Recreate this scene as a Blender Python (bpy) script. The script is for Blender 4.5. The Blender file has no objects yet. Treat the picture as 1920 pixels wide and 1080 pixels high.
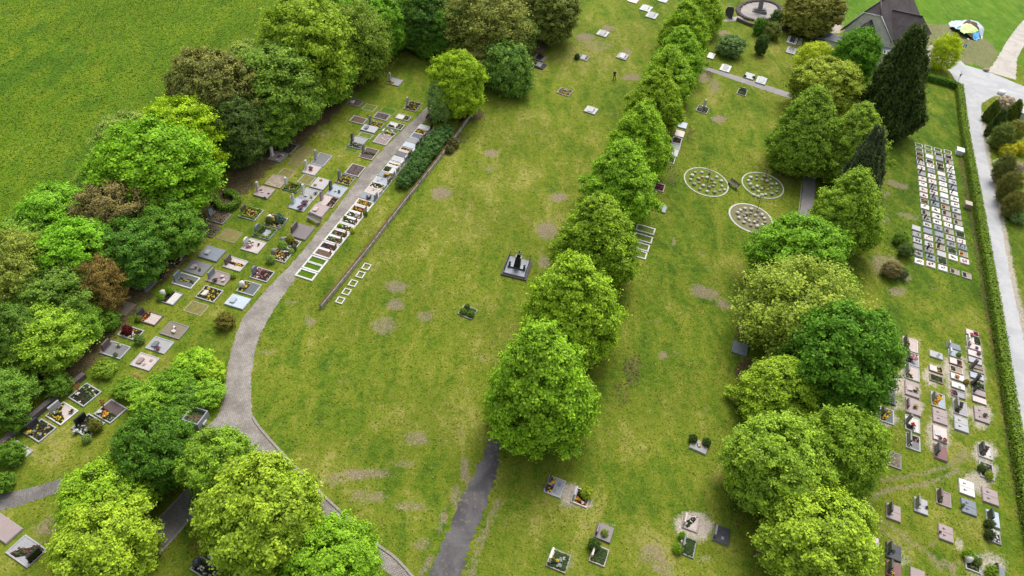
import bpy, math, random
import numpy as np
from mathutils import Vector, Matrix
RN = random.Random(11)
NP = np.random.default_rng(5)
SC = bpy.context.scene
COL = SC.collection
# ------------------------------------------------------------------ camera and the sloping hillside
F = 1332.0
PITCH = math.radians(38)
NRM = Vector((0.10542512887740986, -0.11802657689718599, 0.9873982324002379)).normalized()
SX, SY = -NRM.x / NRM.z, -NRM.y / NRM.z
Y0 = 67.0
D = 60.0
CAMZ = D / NRM.z + SX * 0 + SY * (0 - Y0)
EYE = Vector((0, 0, CAMZ))
def gz(x, y):
    return SX * x + SY * (y - Y0)
def ray(px, py):
    a = (px - 960) / F; b = (540 - py) / F
    return Vector((a, math.cos(PITCH) + b * math.sin(PITCH), -math.sin(PITCH) + b * math.cos(PITCH)))
def P(px, py, h=0.0):
    """point h metres (vertically) above the hillside that is seen in this direction"""
    d = ray(px, py)
    t = (EYE.z - h - gz(0, 0)) / (SX * d.x + SY * d.y - d.z)
    return EYE + d * t
def depth(v):
    return (v.y) * math.cos(PITCH) - (v.z - EYE.z) * math.sin(PITCH)
def proj(v):
    dz = depth(v); u = v.y * math.sin(PITCH) + (v.z - EYE.z) * math.cos(PITCH)
    return Vector((960 + F * v.x / dz, 540 - F * u / dz))
def flatdir(a, b):
    v = P(*b) - P(*a); v -= NRM * v.dot(NRM)
    return v.normalized()
cam_d = bpy.data.cameras.new("camera"); cam = bpy.data.objects.new("camera", cam_d); COL.objects.link(cam)
cam.location = EYE; cam.rotation_euler = (math.pi / 2 - PITCH, 0, 0)
cam_d.sensor_width = 36; cam_d.lens = F * 36 / 1920; cam_d.clip_end = 6000; cam_d.clip_start = 0.5
SC.camera = cam
# ------------------------------------------------------------------ light
w = bpy.data.worlds.new("World"); SC.world = w; w.use_nodes = True
nt = w.node_tree; bg = nt.nodes["Background"]
sky = nt.nodes.new("ShaderNodeTexSky"); sky.sky_type = 'NISHITA'; sky.sun_disc = False
SUN_EL, SUN_AZ = math.radians(58), math.radians(25)   # azimuth clockwise from +Y
sky.sun_elevation = SUN_EL; sky.sun_rotation = SUN_AZ
sky.air_density = 1.0; sky.dust_density = 4.0; sky.ozone_density = 1.0
hs = nt.nodes.new("ShaderNodeHueSaturation"); hs.inputs['Saturation'].default_value = 0.35
nt.links.new(sky.outputs[0], hs.inputs['Color']); nt.links.new(hs.outputs[0], bg.inputs['Color'])
bg.inputs['Strength'].default_value = 0.14
sun_d = bpy.data.lights.new("sun", 'SUN'); sun_d.energy = 1.55; sun_d.angle = math.radians(32); sun_d.color = (1.0, 0.96, 0.88)
sun = bpy.data.objects.new("sun", sun_d); COL.objects.link(sun)
sv = Vector((math.sin(SUN_AZ) * math.cos(SUN_EL), math.cos(SUN_AZ) * math.cos(SUN_EL), math.sin(SUN_EL)))
sun.rotation_euler = sv.to_track_quat('Z', 'Y').to_euler()
SC.view_settings.view_transform = 'Standard'; SC.view_settings.look = 'None'
SC.view_settings.gamma = 1; SC.view_settings.exposure = 0.70
# ------------------------------------------------------------------ materials
MATS = {}
def nd(t, typ, **kw):
    n = t.nodes.new(typ)
    for k, v in kw.items():
        if k in n.inputs: n.inputs[k].default_value = v
        else: setattr(n, k, v)
    return n
def rgb(c): return (c[0], c[1], c[2], 1)
def mixc(t, fac, a, b, mode='MIX'):
    m = t.nodes.new("ShaderNodeMix"); m.data_type = 'RGBA'; m.blend_type = mode
    for sock, v in ((m.inputs[0], fac), (m.inputs[6], a), (m.inputs[7], b)):
        if isinstance(v, (tuple, list)): sock.default_value = rgb(v)
        elif isinstance(v, (int, float)): sock.default_value = v
        else: t.links.new(v, sock)
    return m.outputs[2]
def mth(t, op, a, b=0.0, clamp=False):
    m = t.nodes.new("ShaderNodeMath"); m.operation = op; m.use_clamp = clamp
    for sock, v in ((m.inputs[0], a), (m.inputs[1], b)):
        if isinstance(v, (int, float)): sock.default_value = v
        else: t.links.new(v, sock)
    return m.outputs[0]
def sstep(t, v, lo, hi):
    m = t.nodes.new("ShaderNodeMapRange"); m.interpolation_type = 'SMOOTHSTEP'
    m.inputs['From Min'].default_value = lo; m.inputs['From Max'].default_value = hi
    t.links.new(v, m.inputs['Value']); return m.outputs[0]
def noise(t, vec, scale, detail=4, rough=0.55, dist=0.0):
    n = nd(t, "ShaderNodeTexNoise", Scale=scale, Detail=detail, Roughness=rough, Distortion=dist)
    t.links.new(vec, n.inputs['Vector']); return n.outputs[0]
def new_mat(name):
    m = bpy.data.materials.new(name); m.use_nodes = True
    t = m.node_tree; b = t.nodes["Principled BSDF"]
    g = t.nodes.new("ShaderNodeNewGeometry")
    return m, t, b, g.outputs['Position']
def mat(name, c1, c2=None, scale=6.0, rough=0.75, spec=0.3, bump=0.0, lo=0.3, hi=0.7, speck=0.0):
    """stone, soil, gravel, metal: two tones of the material in a noise pattern fixed in the place"""
    if name in MATS: return MATS[name]
    m, t, b, pos = new_mat(name)
    c2 = c2 or tuple(x * 0.72 for x in c1)
    n = noise(t, pos, scale, 5, 0.65)
    col = mixc(t, sstep(t, n, lo, hi), c1, c2)
    n2 = noise(t, pos, 0.9, 3, 0.5)
    col = mixc(t, sstep(t, n2, 0.35, 0.75), col, tuple(x * 0.8 for x in c1))
    if speck:
        v = nd(t, "ShaderNodeTexNoise", Scale=45.0, Detail=2.0); t.links.new(pos, v.inputs['Vector'])
        col = mixc(t, mth(t, 'MULTIPLY', sstep(t, v.outputs[0], 0.5, 0.62), speck), col, tuple(x * 0.45 for x in c1))
    t.links.new(col, b.inputs['Base Color'])
    b.inputs['Roughness'].default_value = rough; b.inputs['Specular IOR Level'].default_value = spec
    if bump:
        bp = nd(t, "ShaderNodeBump", Strength=bump, Distance=0.05); t.links.new(n, bp.inputs['Height'])
        t.links.new(bp.outputs[0], b.inputs['Normal'])
    MATS[name] = m
    return m
def leaf_mat(name, trans=0.28, var=0.34, yellow=0.14, gain=2.2):
    if name in MATS: return MATS[name]
    m, t, b, pos = new_mat(name)
    oi = t.nodes.new("ShaderNodeObjectInfo")
    at = nd(t, "ShaderNodeAttribute"); at.attribute_name = "tint"
    f = at.outputs['Fac']
    dark = mixc(t, 1.0, oi.outputs['Color'], ((1 - var) * gain,) * 3, 'MULTIPLY')
    lite = mixc(t, 1.0, oi.outputs['Color'], ((1 + var + yellow) * gain, (1 + var) * gain, (1 - yellow * 0.5) * gain), 'MULTIPLY')
    col = mixc(t, f, dark, lite)
    t.links.new(col, b.inputs['Base Color']); b.inputs['Roughness'].default_value = 0.62
    b.inputs['Specular IOR Level'].default_value = 0.08
    tr = t.nodes.new("ShaderNodeBsdfTranslucent"); t.links.new(col, tr.inputs['Color'])
    mx = t.nodes.new("ShaderNodeMixShader"); mx.inputs[0].default_value = trans
    t.links.new(b.outputs[0], mx.inputs[1]); t.links.new(tr.outputs[0], mx.inputs[2])
    t.links.new(mx.outputs[0], t.nodes["Material Output"].inputs['Surface'])
    MATS[name] = m; return m
LEAF = leaf_mat("leaves"); CONE = leaf_mat("needles", 0.25, 0.40, 0.1, 1.35)
BARK = mat("bark", (0.09, 0.07, 0.05), (0.05, 0.04, 0.03), 9, 0.9, 0.1, 0.4)
STONE = dict(
    white=((0.70, 0.68, 0.63), (0.58, 0.56, 0.52)), lgrey=((0.42, 0.42, 0.43), (0.33, 0.33, 0.34)),
    grey=((0.24, 0.235, 0.235), (0.17, 0.165, 0.165)), blue=((0.20, 0.225, 0.265), (0.15, 0.17, 0.205)),
    pale=((0.44, 0.50, 0.56), (0.36, 0.41, 0.47)), pink=((0.36, 0.285, 0.275), (0.28, 0.215, 0.21)),
    rose=((0.62, 0.52, 0.49), (0.52, 0.43, 0.41)), brown=((0.14, 0.105, 0.10), (0.10, 0.075, 0.07)),
    dark=((0.065, 0.068, 0.08), (0.045, 0.047, 0.055)), black=((0.014, 0.014, 0.017), (0.009, 0.009, 0.011)),
    red=((0.20, 0.085, 0.085), (0.14, 0.06, 0.06)), sand=((0.42, 0.34, 0.27), (0.30, 0.24, 0.19)),
    tan=((0.27, 0.225, 0.17), (0.19, 0.155, 0.115)), slate=((0.155, 0.175, 0.175), (0.11, 0.125, 0.125)),
    taupe=((0.155, 0.125, 0.13), (0.12, 0.10, 0.105)))
def stone(c, kind='polished'):
    a, b = STONE[c]
    if kind == 'gravel': return mat(c + "_gravel", a, tuple(x * 0.62 for x in a), 16, 0.95, 0.1, 0.6, 0.42, 0.6, 0.35)
    if kind == 'rough': return mat(c + "_rough_stone", a, tuple(x * 0.6 for x in a), 5, 0.95, 0.1, 0.5)
    return mat(c + "_stone", a, b, 7, 0.45 if c not in ('black', 'dark') else 0.25, 0.4, 0, 0.3, 0.7, 0.15)
SOIL = mat("dark_soil", (0.040, 0.028, 0.022), (0.018, 0.013, 0.011), 8, 1, 0.05, 0.8)
SOILB = mat("brown_soil", (0.17, 0.115, 0.085), (0.07, 0.045, 0.035), 5, 1, 0.05, 0.8, 0.4, 0.62)
TURF = mat("bed_turf", (0.17, 0.21, 0.035), (0.085, 0.135, 0.02), 3, 1, 0.05, 0.6)
TURFG = mat("lush_turf", (0.085, 0.165, 0.012), (0.06, 0.12, 0.01), 3, 1, 0.05, 0.6)
DRYTURF = mat("dry_turf", (0.24, 0.20, 0.08), (0.12, 0.14, 0.035), 2.2, 1, 0.05, 0.6)
MOSSY = mat("ground_cover_leaves", (0.06, 0.095, 0.03), (0.025, 0.045, 0.014), 9, 0.9, 0.1, 0.9)
WOOD = mat("orange_wood", (0.42, 0.20, 0.06), (0.33, 0.14, 0.04), 8, 0.6)
OLDWOOD = mat("weathered_wood", (0.17, 0.14, 0.12), (0.11, 0.09, 0.08), 10, 0.8)
METAL = mat("grey_metal", (0.20, 0.21, 0.22), None, 5, 0.4, 0.5)
# ------------------------------------------------------------------ mesh builder
class MB:
    def __init__(s): s.v = []; s.f = []; s.m = []; s.sm = []
    def add(s, vs, fs, mi=0, smooth=False, M=None):
        o = len(s.v)
        s.v += [tuple((M @ Vector(v)) if M else v) for v in vs]
        for f in fs: s.f.append([i + o for i in f]); s.m.append(mi); s.sm.append(smooth)
    def box(s, x0, x1, y0, y1, z0, z1, mi=0, M=None, bev=0.0):
        b = bev
        if not b:
            vs = [(x0, y0, z0), (x1, y0, z0), (x1, y1, z0), (x0, y1, z0), (x0, y0, z1), (x1, y0, z1), (x1, y1, z1), (x0, y1, z1)]
            s.add(vs, [(3, 2, 1, 0), (4, 5, 6, 7), (0, 1, 5, 4), (1, 2, 6, 5), (2, 3, 7, 6), (3, 0, 4, 7)], mi, False, M); return
        vs = [(x0, y0, z0), (x1, y0, z0), (x1, y1, z0), (x0, y1, z0), (x0, y0, z1 - b), (x1, y0, z1 - b), (x1, y1, z1 - b), (x0, y1, z1 - b),
              (x0 + b, y0 + b, z1), (x1 - b, y0 + b, z1), (x1 - b, y1 - b, z1), (x0 + b, y1 - b, z1)]
        s.add(vs, [(3, 2, 1, 0), (8, 9, 10, 11), (0, 1, 5, 4), (1, 2, 6, 5), (2, 3, 7, 6), (3, 0, 4, 7), (4, 5, 9, 8), (5, 6, 10, 9), (6, 7, 11, 10), (7, 4, 8, 11)], mi, False, M)
    def prism(s, pts, z0, z1, mi=0, M=None):
        n = len(pts)
        ar = sum(pts[i][0] * pts[(i + 1) % n][1] - pts[(i + 1) % n][0] * pts[i][1] for i in range(n))
        if ar < 0: pts = pts[::-1]
        vs = [(p[0], p[1], z0) for p in pts] + [(p[0], p[1], z1) for p in pts]
        s.add(vs, [list(range(n))[::-1], list(range(n, 2 * n))] + [(i, (i + 1) % n, n + (i + 1) % n, n + i) for i in range(n)], mi, False, M)
    def profile(s, pts, y0, y1, mi=0, M=None):
        """outline in the xz plane, thick along y"""
        R = Matrix(((1, 0, 0, 0), (0, 0, 1, 0), (0, 1, 0, 0), (0, 0, 0, 1)))
        n = len(pts)
        vs = [(p[0], y0, p[1]) for p in pts] + [(p[0], y1, p[1]) for p in pts]
        s.add(vs, [list(range(n)), list(range(n, 2 * n))[::-1]] + [(i, n + i, n + (i + 1) % n, (i + 1) % n) for i in range(n)], mi, False, M)
    def tube(s, pts, rads, n=7, mi=0, M=None, cap=True):
        pts = [Vector(p) for p in pts]; rings = []
        for i, p in enumerate(pts):
            t = (pts[min(i + 1, len(pts) - 1)] - pts[max(i - 1, 0)]).normalized()
            a = t.cross(Vector((0, 0, 1)) if abs(t.z) < 0.9 else Vector((1, 0, 0))).normalized(); b = t.cross(a)
            rings.append([p + (a * math.cos(k * 2 * math.pi / n) + b * math.sin(k * 2 * math.pi / n)) * rads[i] for k in range(n)])
        vs = [tuple(v) for r in rings for v in r]; fs = []
        for i in range(len(pts) - 1):
            for k in range(n):
                fs.append((i * n + k, i * n + (k + 1) % n, (i + 1) * n + (k + 1) % n, (i + 1) * n + k))
        if cap: fs += [list(range(n))[::-1], list(range((len(pts) - 1) * n, len(pts) * n))]
        s.add(vs, fs, mi, True, M)
    def lathe(s, prof, n=12, mi=0, M=None):
        vs = []; fs = []
        for r, z in prof:
            for k in range(n): vs.append((r * math.cos(2 * math.pi * k / n), r * math.sin(2 * math.pi * k / n), z))
        for i in range(len(prof) - 1):
            for k in range(n): fs.append((i * n + k, i * n + (k + 1) % n, (i + 1) * n + (k + 1) % n, (i + 1) * n + k))
        fs += [list(range(n))[::-1], list(range((len(prof) - 1) * n, len(prof) * n))]
        s.add(vs, fs, mi, True, M)
    def blob(s, c, r, mi=0, rough=0.18, seg=8, rings=5, rz=None, seed=0, M=None):
        q = random.Random(seed or RN.random()); rz = rz or r; vs = [(c[0], c[1], c[2] - rz)]; fs = []
        for i in range(1, rings):
            th = math.pi * i / rings
            for k in range(seg):
                a = 2 * math.pi * k / seg; j = 1 + q.uniform(-rough, rough)
                vs.append((c[0] + r * math.sin(th) * math.cos(a) * j, c[1] + r * math.sin(th) * math.sin(a) * j, c[2] - rz * math.cos(th) * j))
        vs.append((c[0], c[1], c[2] + rz)); L = len(vs) - 1
        for k in range(seg): fs.append((0, 1 + (k + 1) % seg, 1 + k))
        for i in range(rings - 2):
            for k in range(seg):
                a = 1 + i * seg + k; b = 1 + i * seg + (k + 1) % seg
                fs.append((a, b, b + seg, a + seg))
        for k in range(seg): fs.append((L, L - seg + k, L - seg + (k + 1) % seg))
        s.add(vs, fs, mi, True, M)
    def build(s, name, mats, parent=None):
        me = bpy.data.meshes.new(name); me.from_pydata(s.v, [], s.f)
        mats = mats if isinstance(mats, (list, tuple)) else [mats]
        for m in mats: me.materials.append(m)
        me.polygons.foreach_set('material_index', s.m); me.polygons.foreach_set('use_smooth', s.sm)
        me.update()
        return link(name, me, parent)
def link(name, me, parent=None):
    o = bpy.data.objects.new(name, me); COL.objects.link(o)
    if parent: o.parent = parent
    return o
LABELS = {}
def tag(o, label, cat, group=None):
    o['label'] = label; o['category'] = cat
    if group: o['group'] = group
    LABELS.setdefault(label, []).append(o.name)
    nw = len(label.split())
    if nw < 4 or nw > 16: print("LABELWORDS", nw, label)
    return o
def thing(name, label, cat, loc, M=None, group=None, rotz=0.0):
    o = bpy.data.objects.new(name, None); COL.objects.link(o); o.empty_display_size = 0.3
    if M is not None:
        o.matrix_world = Matrix.Translation(loc) @ M.to_4x4()
    else:
        o.location = loc; o.rotation_euler = (0, 0, rotz)
    return tag(o, label, cat, group)
def struct(o, kind='structure'):
    o['kind'] = kind; return o
def frame(head):
    """axes of a thing lying on the slope: Y towards its head, Z out of the slope"""
    y = head.normalized(); z = NRM; x = y.cross(z).normalized()
    return Matrix((x, y, z)).transposed()
def px_per_m(p, d):
    return (proj(p + d * 0.5) - proj(p - d * 0.5)).length
# ------------------------------------------------------------------ leaf clouds
def quads(name, C, N, size, asp, tint, m, T=None):
    n = len(C)
    r = NP.normal(size=(n, 3)) if T is None else T
    N = N / np.linalg.norm(N, axis=1, keepdims=True)
    T = r - (r * N).sum(1, keepdims=True) * N; T /= np.linalg.norm(T, axis=1, keepdims=True) + 1e-9
    B = np.cross(N, T)
    s = (np.ones(n) * size)[:, None] if np.isscalar(size) else np.asarray(size)[:, None]
    V = np.stack([C + T * s, C + B * s * asp + N * s * 0.12, C - T * s, C - B * s * asp + N * s * 0.12], 1).reshape(-1, 3)
    me = bpy.data.meshes.new(name)
    me.vertices.add(4 * n); me.vertices.foreach_set('co', V.astype(np.float32).ravel())
    me.loops.add(4 * n); me.loops.foreach_set('vertex_index', np.arange(4 * n, dtype=np.int32))
    me.polygons.add(n); me.polygons.foreach_set('loop_start', np.arange(0, 4 * n, 4, dtype=np.int32))
    me.polygons.foreach_set('loop_total', np.full(n, 4, dtype=np.int32))
    a = me.attributes.new('tint', 'FLOAT', 'FACE'); a.data.foreach_set('value', np.clip(tint, 0, 1).astype(np.float32))
    me.materials.append(m); me.update(); me.validate()
    return me
def unit(v): return v / (np.linalg.norm(v, axis=1, keepdims=True) + 1e-9)
def prof_lime(t): return np.where(t < .26, np.sqrt(np.clip(1 - ((.26 - t) / .36) ** 2, 0, 1)), np.clip(1 - (np.abs(t - .26) / .74) ** 1.4, 0, 1) ** .82)
def prof_round(t): return np.sqrt(np.clip(1 - ((t - .45) / .55) ** 2, 0, 1))
def prof_con(t): return np.where(t < .2, .72 + 1.4 * t, 1.0) * np.clip(1 - ((t - .12) / .92), 0, 1) ** .68
def crown_mesh(name, R0, H0, zb, prof, nl, nc, nleaf, leaf, lobe=.34, flat=.7, core=.14, up=.45, seed=1, sig=.22, m=None, skin=650, rough=.14, droop=0.0):
    """leaf sprays on an uneven crown surface, on limb lobes that break its outline, and a few inside"""
    global NP
    NP = np.random.default_rng(seed)
    Hc = H0 * (1 - zb); sc = R0 / 4.6
    ph = NP.uniform(0, 6.28, 8)
    def lump(az, t): return (np.sin(az * 3 + ph[0] + 4 * t) + np.sin(az * 5 + ph[1] - 9 * t) + np.sin(az * 8 + ph[2] + 15 * t) + np.sin(az * 2 + ph[3] + 22 * t) + np.sin(az * 11 + ph[4] - 31 * t)) / 5
    qs, ds = [], []
    t = np.sort(NP.uniform(.01, .99, skin * 3)); t = t[NP.uniform(0, 1, len(t)) < prof(t) * .85 + .1][:]; t = NP.permutation(t)[:skin]
    az = NP.uniform(0, 6.283, len(t)); kp = lump(az + 2.1, t * 1.1) > -.40; az, t = az[kp], t[kp]; rr = prof(t) * R0 * (1 - rough * .8 + rough * 1.6 * lump(az, t)) * NP.uniform(.86, 1.03, len(t))
    qs.append(np.stack([rr * np.cos(az), rr * np.sin(az), zb * H0 + t * Hc * (1 + .03 * lump(az + 1, t))], 1))
    sl = (t - .42) * 1.6
    ds.append(unit(np.stack([np.cos(az), np.sin(az), sl], 1)))
    for i in range(nl):
        t1 = ((i + .5) / nl) ** .9 * .95 + NP.uniform(-.03, .03); t1 = min(max(t1, .03), .97)
        a1 = i * 2.39996 + NP.uniform(-.4, .4)
        pr = float(prof(np.array([t1]))[0]) * R0
        rl = R0 * lobe * NP.uniform(.7, 1.2) * (0.25 + .75 * pr / R0)
        rr1 = max(pr - rl * .8, 0) * NP.uniform(.85, 1.17) if pr > rl else pr * .3
        c = np.array([rr1 * math.cos(a1), rr1 * math.sin(a1), zb * H0 + t1 * Hc]); out = np.array([math.cos(a1), math.sin(a1), 0.0])
        d = unit(NP.normal(size=(nc, 3)) + .75 * out + np.array([0, 0, up]))
        qs.append(c + d * rl * NP.uniform(.75, 1.05, (nc, 1)) * np.array([1, 1, flat])); ds.append(d)
    q = np.concatenate(qs); d = np.concatenate(ds); k = nleaf; n0 = len(q)
    ax = unit(d + np.array([0, 0, .35]) + .35 * NP.normal(size=d.shape))
    u = NP.normal(size=(n0 * k, 1)) * sig * 1.1 * sc
    cl = np.repeat(q, k, 0) + np.repeat(ax, k, 0) * u + NP.normal(size=(n0 * k, 3)) * np.array([sig, sig, sig * .55]) * sc * .8
    dn = np.repeat(d, k, 0)
    N_ = .85 * dn + np.array([0, 0, .32]) + .42 * NP.normal(size=cl.shape)
    T_ = np.clip(np.repeat(NP.uniform(.1, .9, n0), k) + NP.normal(size=n0 * k) * .2, 0, 1)
    n = int(core * len(cl)); t = NP.uniform(.06, .93, n); az = NP.uniform(0, 6.283, n); rr = prof(t) * R0 * np.sqrt(NP.uniform(.05, 1, n)) * .8
    cc = np.stack([rr * np.cos(az), rr * np.sin(az), zb * H0 + t * Hc], 1)
    C = np.concatenate([cl, cc]); N_ = np.concatenate([N_, NP.normal(size=cc.shape) + np.array([0, 0, .7])]); T_ = np.concatenate([T_, NP.uniform(0, .8, n)])
    C[:, 2] = np.maximum(C[:, 2], zb * H0 * .5)
    return quads(name, C, N_, leaf * NP.uniform(.7, 1.3, len(C)), .62, T_, m or LEAF)
def trunk_mesh(name, R0, H0, zb, prof, rt, nlimb, seed=1, top=.85):
    q = random.Random(seed); b = MB()
    pts = [(0, 0, -.25), (0, 0, 0), (q.uniform(-.1, .1), q.uniform(-.1, .1), H0 * .2), (q.uniform(-.2, .2), q.uniform(-.2, .2), H0 * .5), (q.uniform(-.2, .2), q.uniform(-.2, .2), H0 * top)]
    b.tube(pts, [rt * 1.5, rt * 1.15, rt * .85, rt * .55, rt * .12], 8)
    for i in range(nlimb):
        t = q.uniform(.12, .8); z0 = H0 * (zb + (top - zb) * t * .85); az = i * 2.4 + q.uniform(-.3, .3)
        pr = float(prof(np.array([min(t + .12, .95)]))[0]) * R0 * q.uniform(.62, .88)
        z1 = z0 + pr * q.uniform(.25, .7)
        mid = (pr * .5 * math.cos(az + .15), pr * .5 * math.sin(az + .15), z0 + (z1 - z0) * .4)
        b.tube([(0, 0, z0), mid, (pr * math.cos(az), pr * math.sin(az), z1)], [rt * .4 * (1 - t * .6), rt * .22 * (1 - t * .5), rt * .05], 5, cap=False)
    me_o = b.build(name, BARK); me = me_o.data; bpy.data.objects.remove(me_o); return me
KIND = {}
def kind(name, R0, H0, zb, prof, nvar, nl, nc, nleaf, leaf, rt, nlimb, **kw):
    KIND[name] = (R0, H0, [(crown_mesh("crown", R0, H0, zb, prof, nl, nc, nleaf, leaf, seed=sum(map(ord, name)) + 13 * i, **kw),
                            trunk_mesh("trunk", R0, H0, zb, prof, rt, nlimb, i + 3)) for i in range(nvar)], zb)
kind('lime', 4.7, 12.5, .05, prof_lime, 4, 22, 10, 44, .135, .26, 14, lobe=.18, skin=1150, rough=.10)
kind('round', 4.7, 11.0, .06, prof_round, 3, 38, 16, 44, .138, .26, 14, lobe=.30, skin=850, rough=.16)
kind('layer', 4.8, 12.0, .05, prof_round, 3, 60, 15, 38, .145, .25, 16, lobe=.30, flat=.42, up=.3, sig=.26, core=.12, skin=520, rough=.22)
kind('twig', 4.6, 11.0, .06, prof_round, 2, 40, 14, 24, .125, .22, 46, lobe=.32, sig=.30, core=.20, skin=520, rough=.18)
kind('shrub', 1.8, 2.6, .02, prof_round, 3, 22, 10, 26, .085, .06, 6, lobe=.40, sig=.30, skin=220, rough=.2)
kind('topiary', 0.5, 1.0, .0, prof_round, 1, 6, 10, 22, .03, .03, 3, lobe=.25, sig=.35, core=.3, skin=240, rough=.05)
def conifer_mesh(name, R0, H0, n, seed, leaf):
    global NP
    NP = np.random.default_rng(seed)
    nc = n // 26
    t = NP.uniform(0, 1, nc * 3) ; keep = NP.uniform(0, 1, nc * 3) < prof_con(t); t = t[keep][:nc]; nc = len(t)
    az = NP.uniform(0, 6.283, nc)
    lob = 1 + .12 * np.sin(az * 5 + t * 9) + .08 * np.sin(az * 11 - t * 17)
    rr = prof_con(t) * R0 * lob * NP.uniform(.84, 1.02, nc)
    c = np.stack([rr * np.cos(az), rr * np.sin(az), .2 + t * (H0 - .4)], 1); out = np.stack([np.cos(az), np.sin(az), np.zeros(nc)], 1)
    k = 26
    C = np.repeat(c, k, 0) + NP.normal(size=(nc * k, 3)) * np.array([.2, .2, .38]) ; O = np.repeat(out, k, 0)
    N = O + .7 * NP.normal(size=C.shape); N[:, 2] += .35
    T = np.tile(np.array([0, 0, 1.0]), (len(C), 1)) + .35 * O + .25 * NP.normal(size=C.shape)
    tint = np.repeat(NP.uniform(0, .8, nc), k) + NP.normal(size=nc * k) * .15
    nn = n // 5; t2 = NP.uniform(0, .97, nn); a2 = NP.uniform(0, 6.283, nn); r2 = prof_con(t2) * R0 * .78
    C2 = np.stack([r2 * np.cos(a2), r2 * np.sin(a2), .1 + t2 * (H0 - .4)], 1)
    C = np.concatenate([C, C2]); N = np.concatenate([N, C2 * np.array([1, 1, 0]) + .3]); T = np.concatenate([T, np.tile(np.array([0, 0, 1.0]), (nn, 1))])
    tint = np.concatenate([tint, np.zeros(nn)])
    sz = np.concatenate([leaf * NP.uniform(.7, 1.3, nc * k), np.full(nn, leaf * 2.2)])
    return quads(name, C, N, sz, .33, tint, CONE, T)
KIND['conifer'] = (4.0, 18.0, [(conifer_mesh("crown", 4.0, 18.0, 42000, 3, .30), trunk_mesh("trunk", 2, 18, .02, prof_con, .35, 4, 9)),
                               (conifer_mesh("crown", 4.0, 18.0, 30000, 8, .32), trunk_mesh("trunk", 2, 18, .02, prof_con, .35, 4, 5))], 0)
NTREE = [0]
def place_tree(name, label, cat, k, base, r, Ht, color, group=None, var=None, rz=None):
    R0, H0, ms, zb = KIND[k]; NTREE[0] += 1
    cm, tm = ms[(NTREE[0] if var is None else var) % len(ms)]
    o = thing(name, label, cat, base, None, group, rz if rz is not None else RN.uniform(0, 6.28))
    c = link("crown" if k not in ('shrub', 'topiary') else "foliage", cm, o); c.color = rgb(color)
    tr = link("trunk" if k not in ('shrub', 'topiary') else "stem", tm, o)
    if k not in ('shrub', 'topiary', 'conifer'): o.rotation_euler = (RN.uniform(-.035, .035), RN.uniform(-.035, .035), o.rotation_euler.z)
    for x in (c, tr): x.scale = (r / R0, r / R0, Ht / H0)
    return o
PROF = dict(lime=prof_lime, round=prof_round, layer=prof_round, twig=prof_round)
def tree(name, label, k, cx, cy, rx, ry, color, group=None, cat='tree', clamp=(1.6, 2.55), **kw):
    """a tree whose crown outline spans these half extents in the survey photo: solve its real foot point, radius and height"""
    ytop, ybot = cy - ry, cy + ry; zb = KIND[k][3]
    ts = np.linspace(0, 1, 13); pf = PROF[k](ts)
    bx, by = cx, cy + .45 * ry; base = P(bx, by); r, H = 4.0, 9.0
    for it in range(60):
        base = P(bx, by); mid = base + Vector((0, 0, .45 * H)); s_ = F / depth(mid); r = max(rx / s_ - .22, .3)
        top, bot = 1e9, -1e9
        for t_, p_ in zip(ts, pf):
            z = H * (zb + t_ * (1 - zb))
            top = min(top, proj(base + Vector((0, r * p_, z))).y); bot = max(bot, proj(base + Vector((0, -r * p_, z))).y)
        et, eb = top - ytop, ybot - bot
        H0_ = H; H = min(max(H + .5 * (et + eb) / (s_ * .75), r * clamp[0]), r * clamp[1])
        by += (.4 * eb if abs(H - H0_) > .002 or it < 20 else -.4 * et) if H < r * clamp[1] - .01 else -.4 * et
        bx += .6 * (cx - proj(mid).x)
    return place_tree(name, label, cat, k, base, r, H, color, group, **kw)
# ------------------------------------------------------------------ ground sheet with painted-in kinds of ground
def axis(a, b, st, far):
    mid = np.arange(a, b + st / 2, st); g = st * 1.35 ** np.arange(1, 40)
    lo = a - np.cumsum(g); hi = b + np.cumsum(g)
    return np.concatenate([lo[lo > -far][::-1], [-far] if False else [], mid, hi[hi < far]])
gxs = axis(-95, 130, .42, 2600); gys = axis(14, 192, .42, 2600)
GX, GY = np.meshgrid(gxs, gys)
cxr = np.clip(GX, -170, 220); cyr = np.clip(GY, -60, 320)
GZ = SX * cxr + SY * (cyr - Y0)
X = GX.ravel(); Y = GY.ravel()
LAY = {k: np.zeros(len(X)) for k in ('soil', 'dry', 'lush', 'gravel', 'brown', 'meadow', 'field')}
fine = (X > -95.5) & (X < 130.5) & (Y > 13.5) & (Y < 192.5)
def wob(x, y, s): return (np.sin(x * s + 1.3 * np.sin(y * s * .7)) + np.sin(y * s * 1.31 + 2 + 1.1 * np.sin(x * s * .9)) + .6 * np.sin((x + y) * s * 2.3)) / 2.6
WB = wob(X, Y, 1.9) * .16 + wob(X, Y, 4.3) * .12
def blob(k, px, py, rx, ry, st=1.0, ang=0.0):
    c = P(px, py); ca, sa = math.cos(math.radians(ang)), math.sin(math.radians(ang))
    a = P(px + rx * ca, py + rx * sa) - c; b = P(px - ry * sa, py + ry * ca) - c
    det = a.x * b.y - a.y * b.x
    dx, dy = X - c.x, Y - c.y
    d = np.sqrt(((dx * b.y - dy * b.x) / det) ** 2 + ((dy * a.x - dx * a.y) / det) ** 2) + WB
    LAY[k] = np.maximum(LAY[k], np.clip((1.35 - d) / .7, 0, 1) * st)
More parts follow.
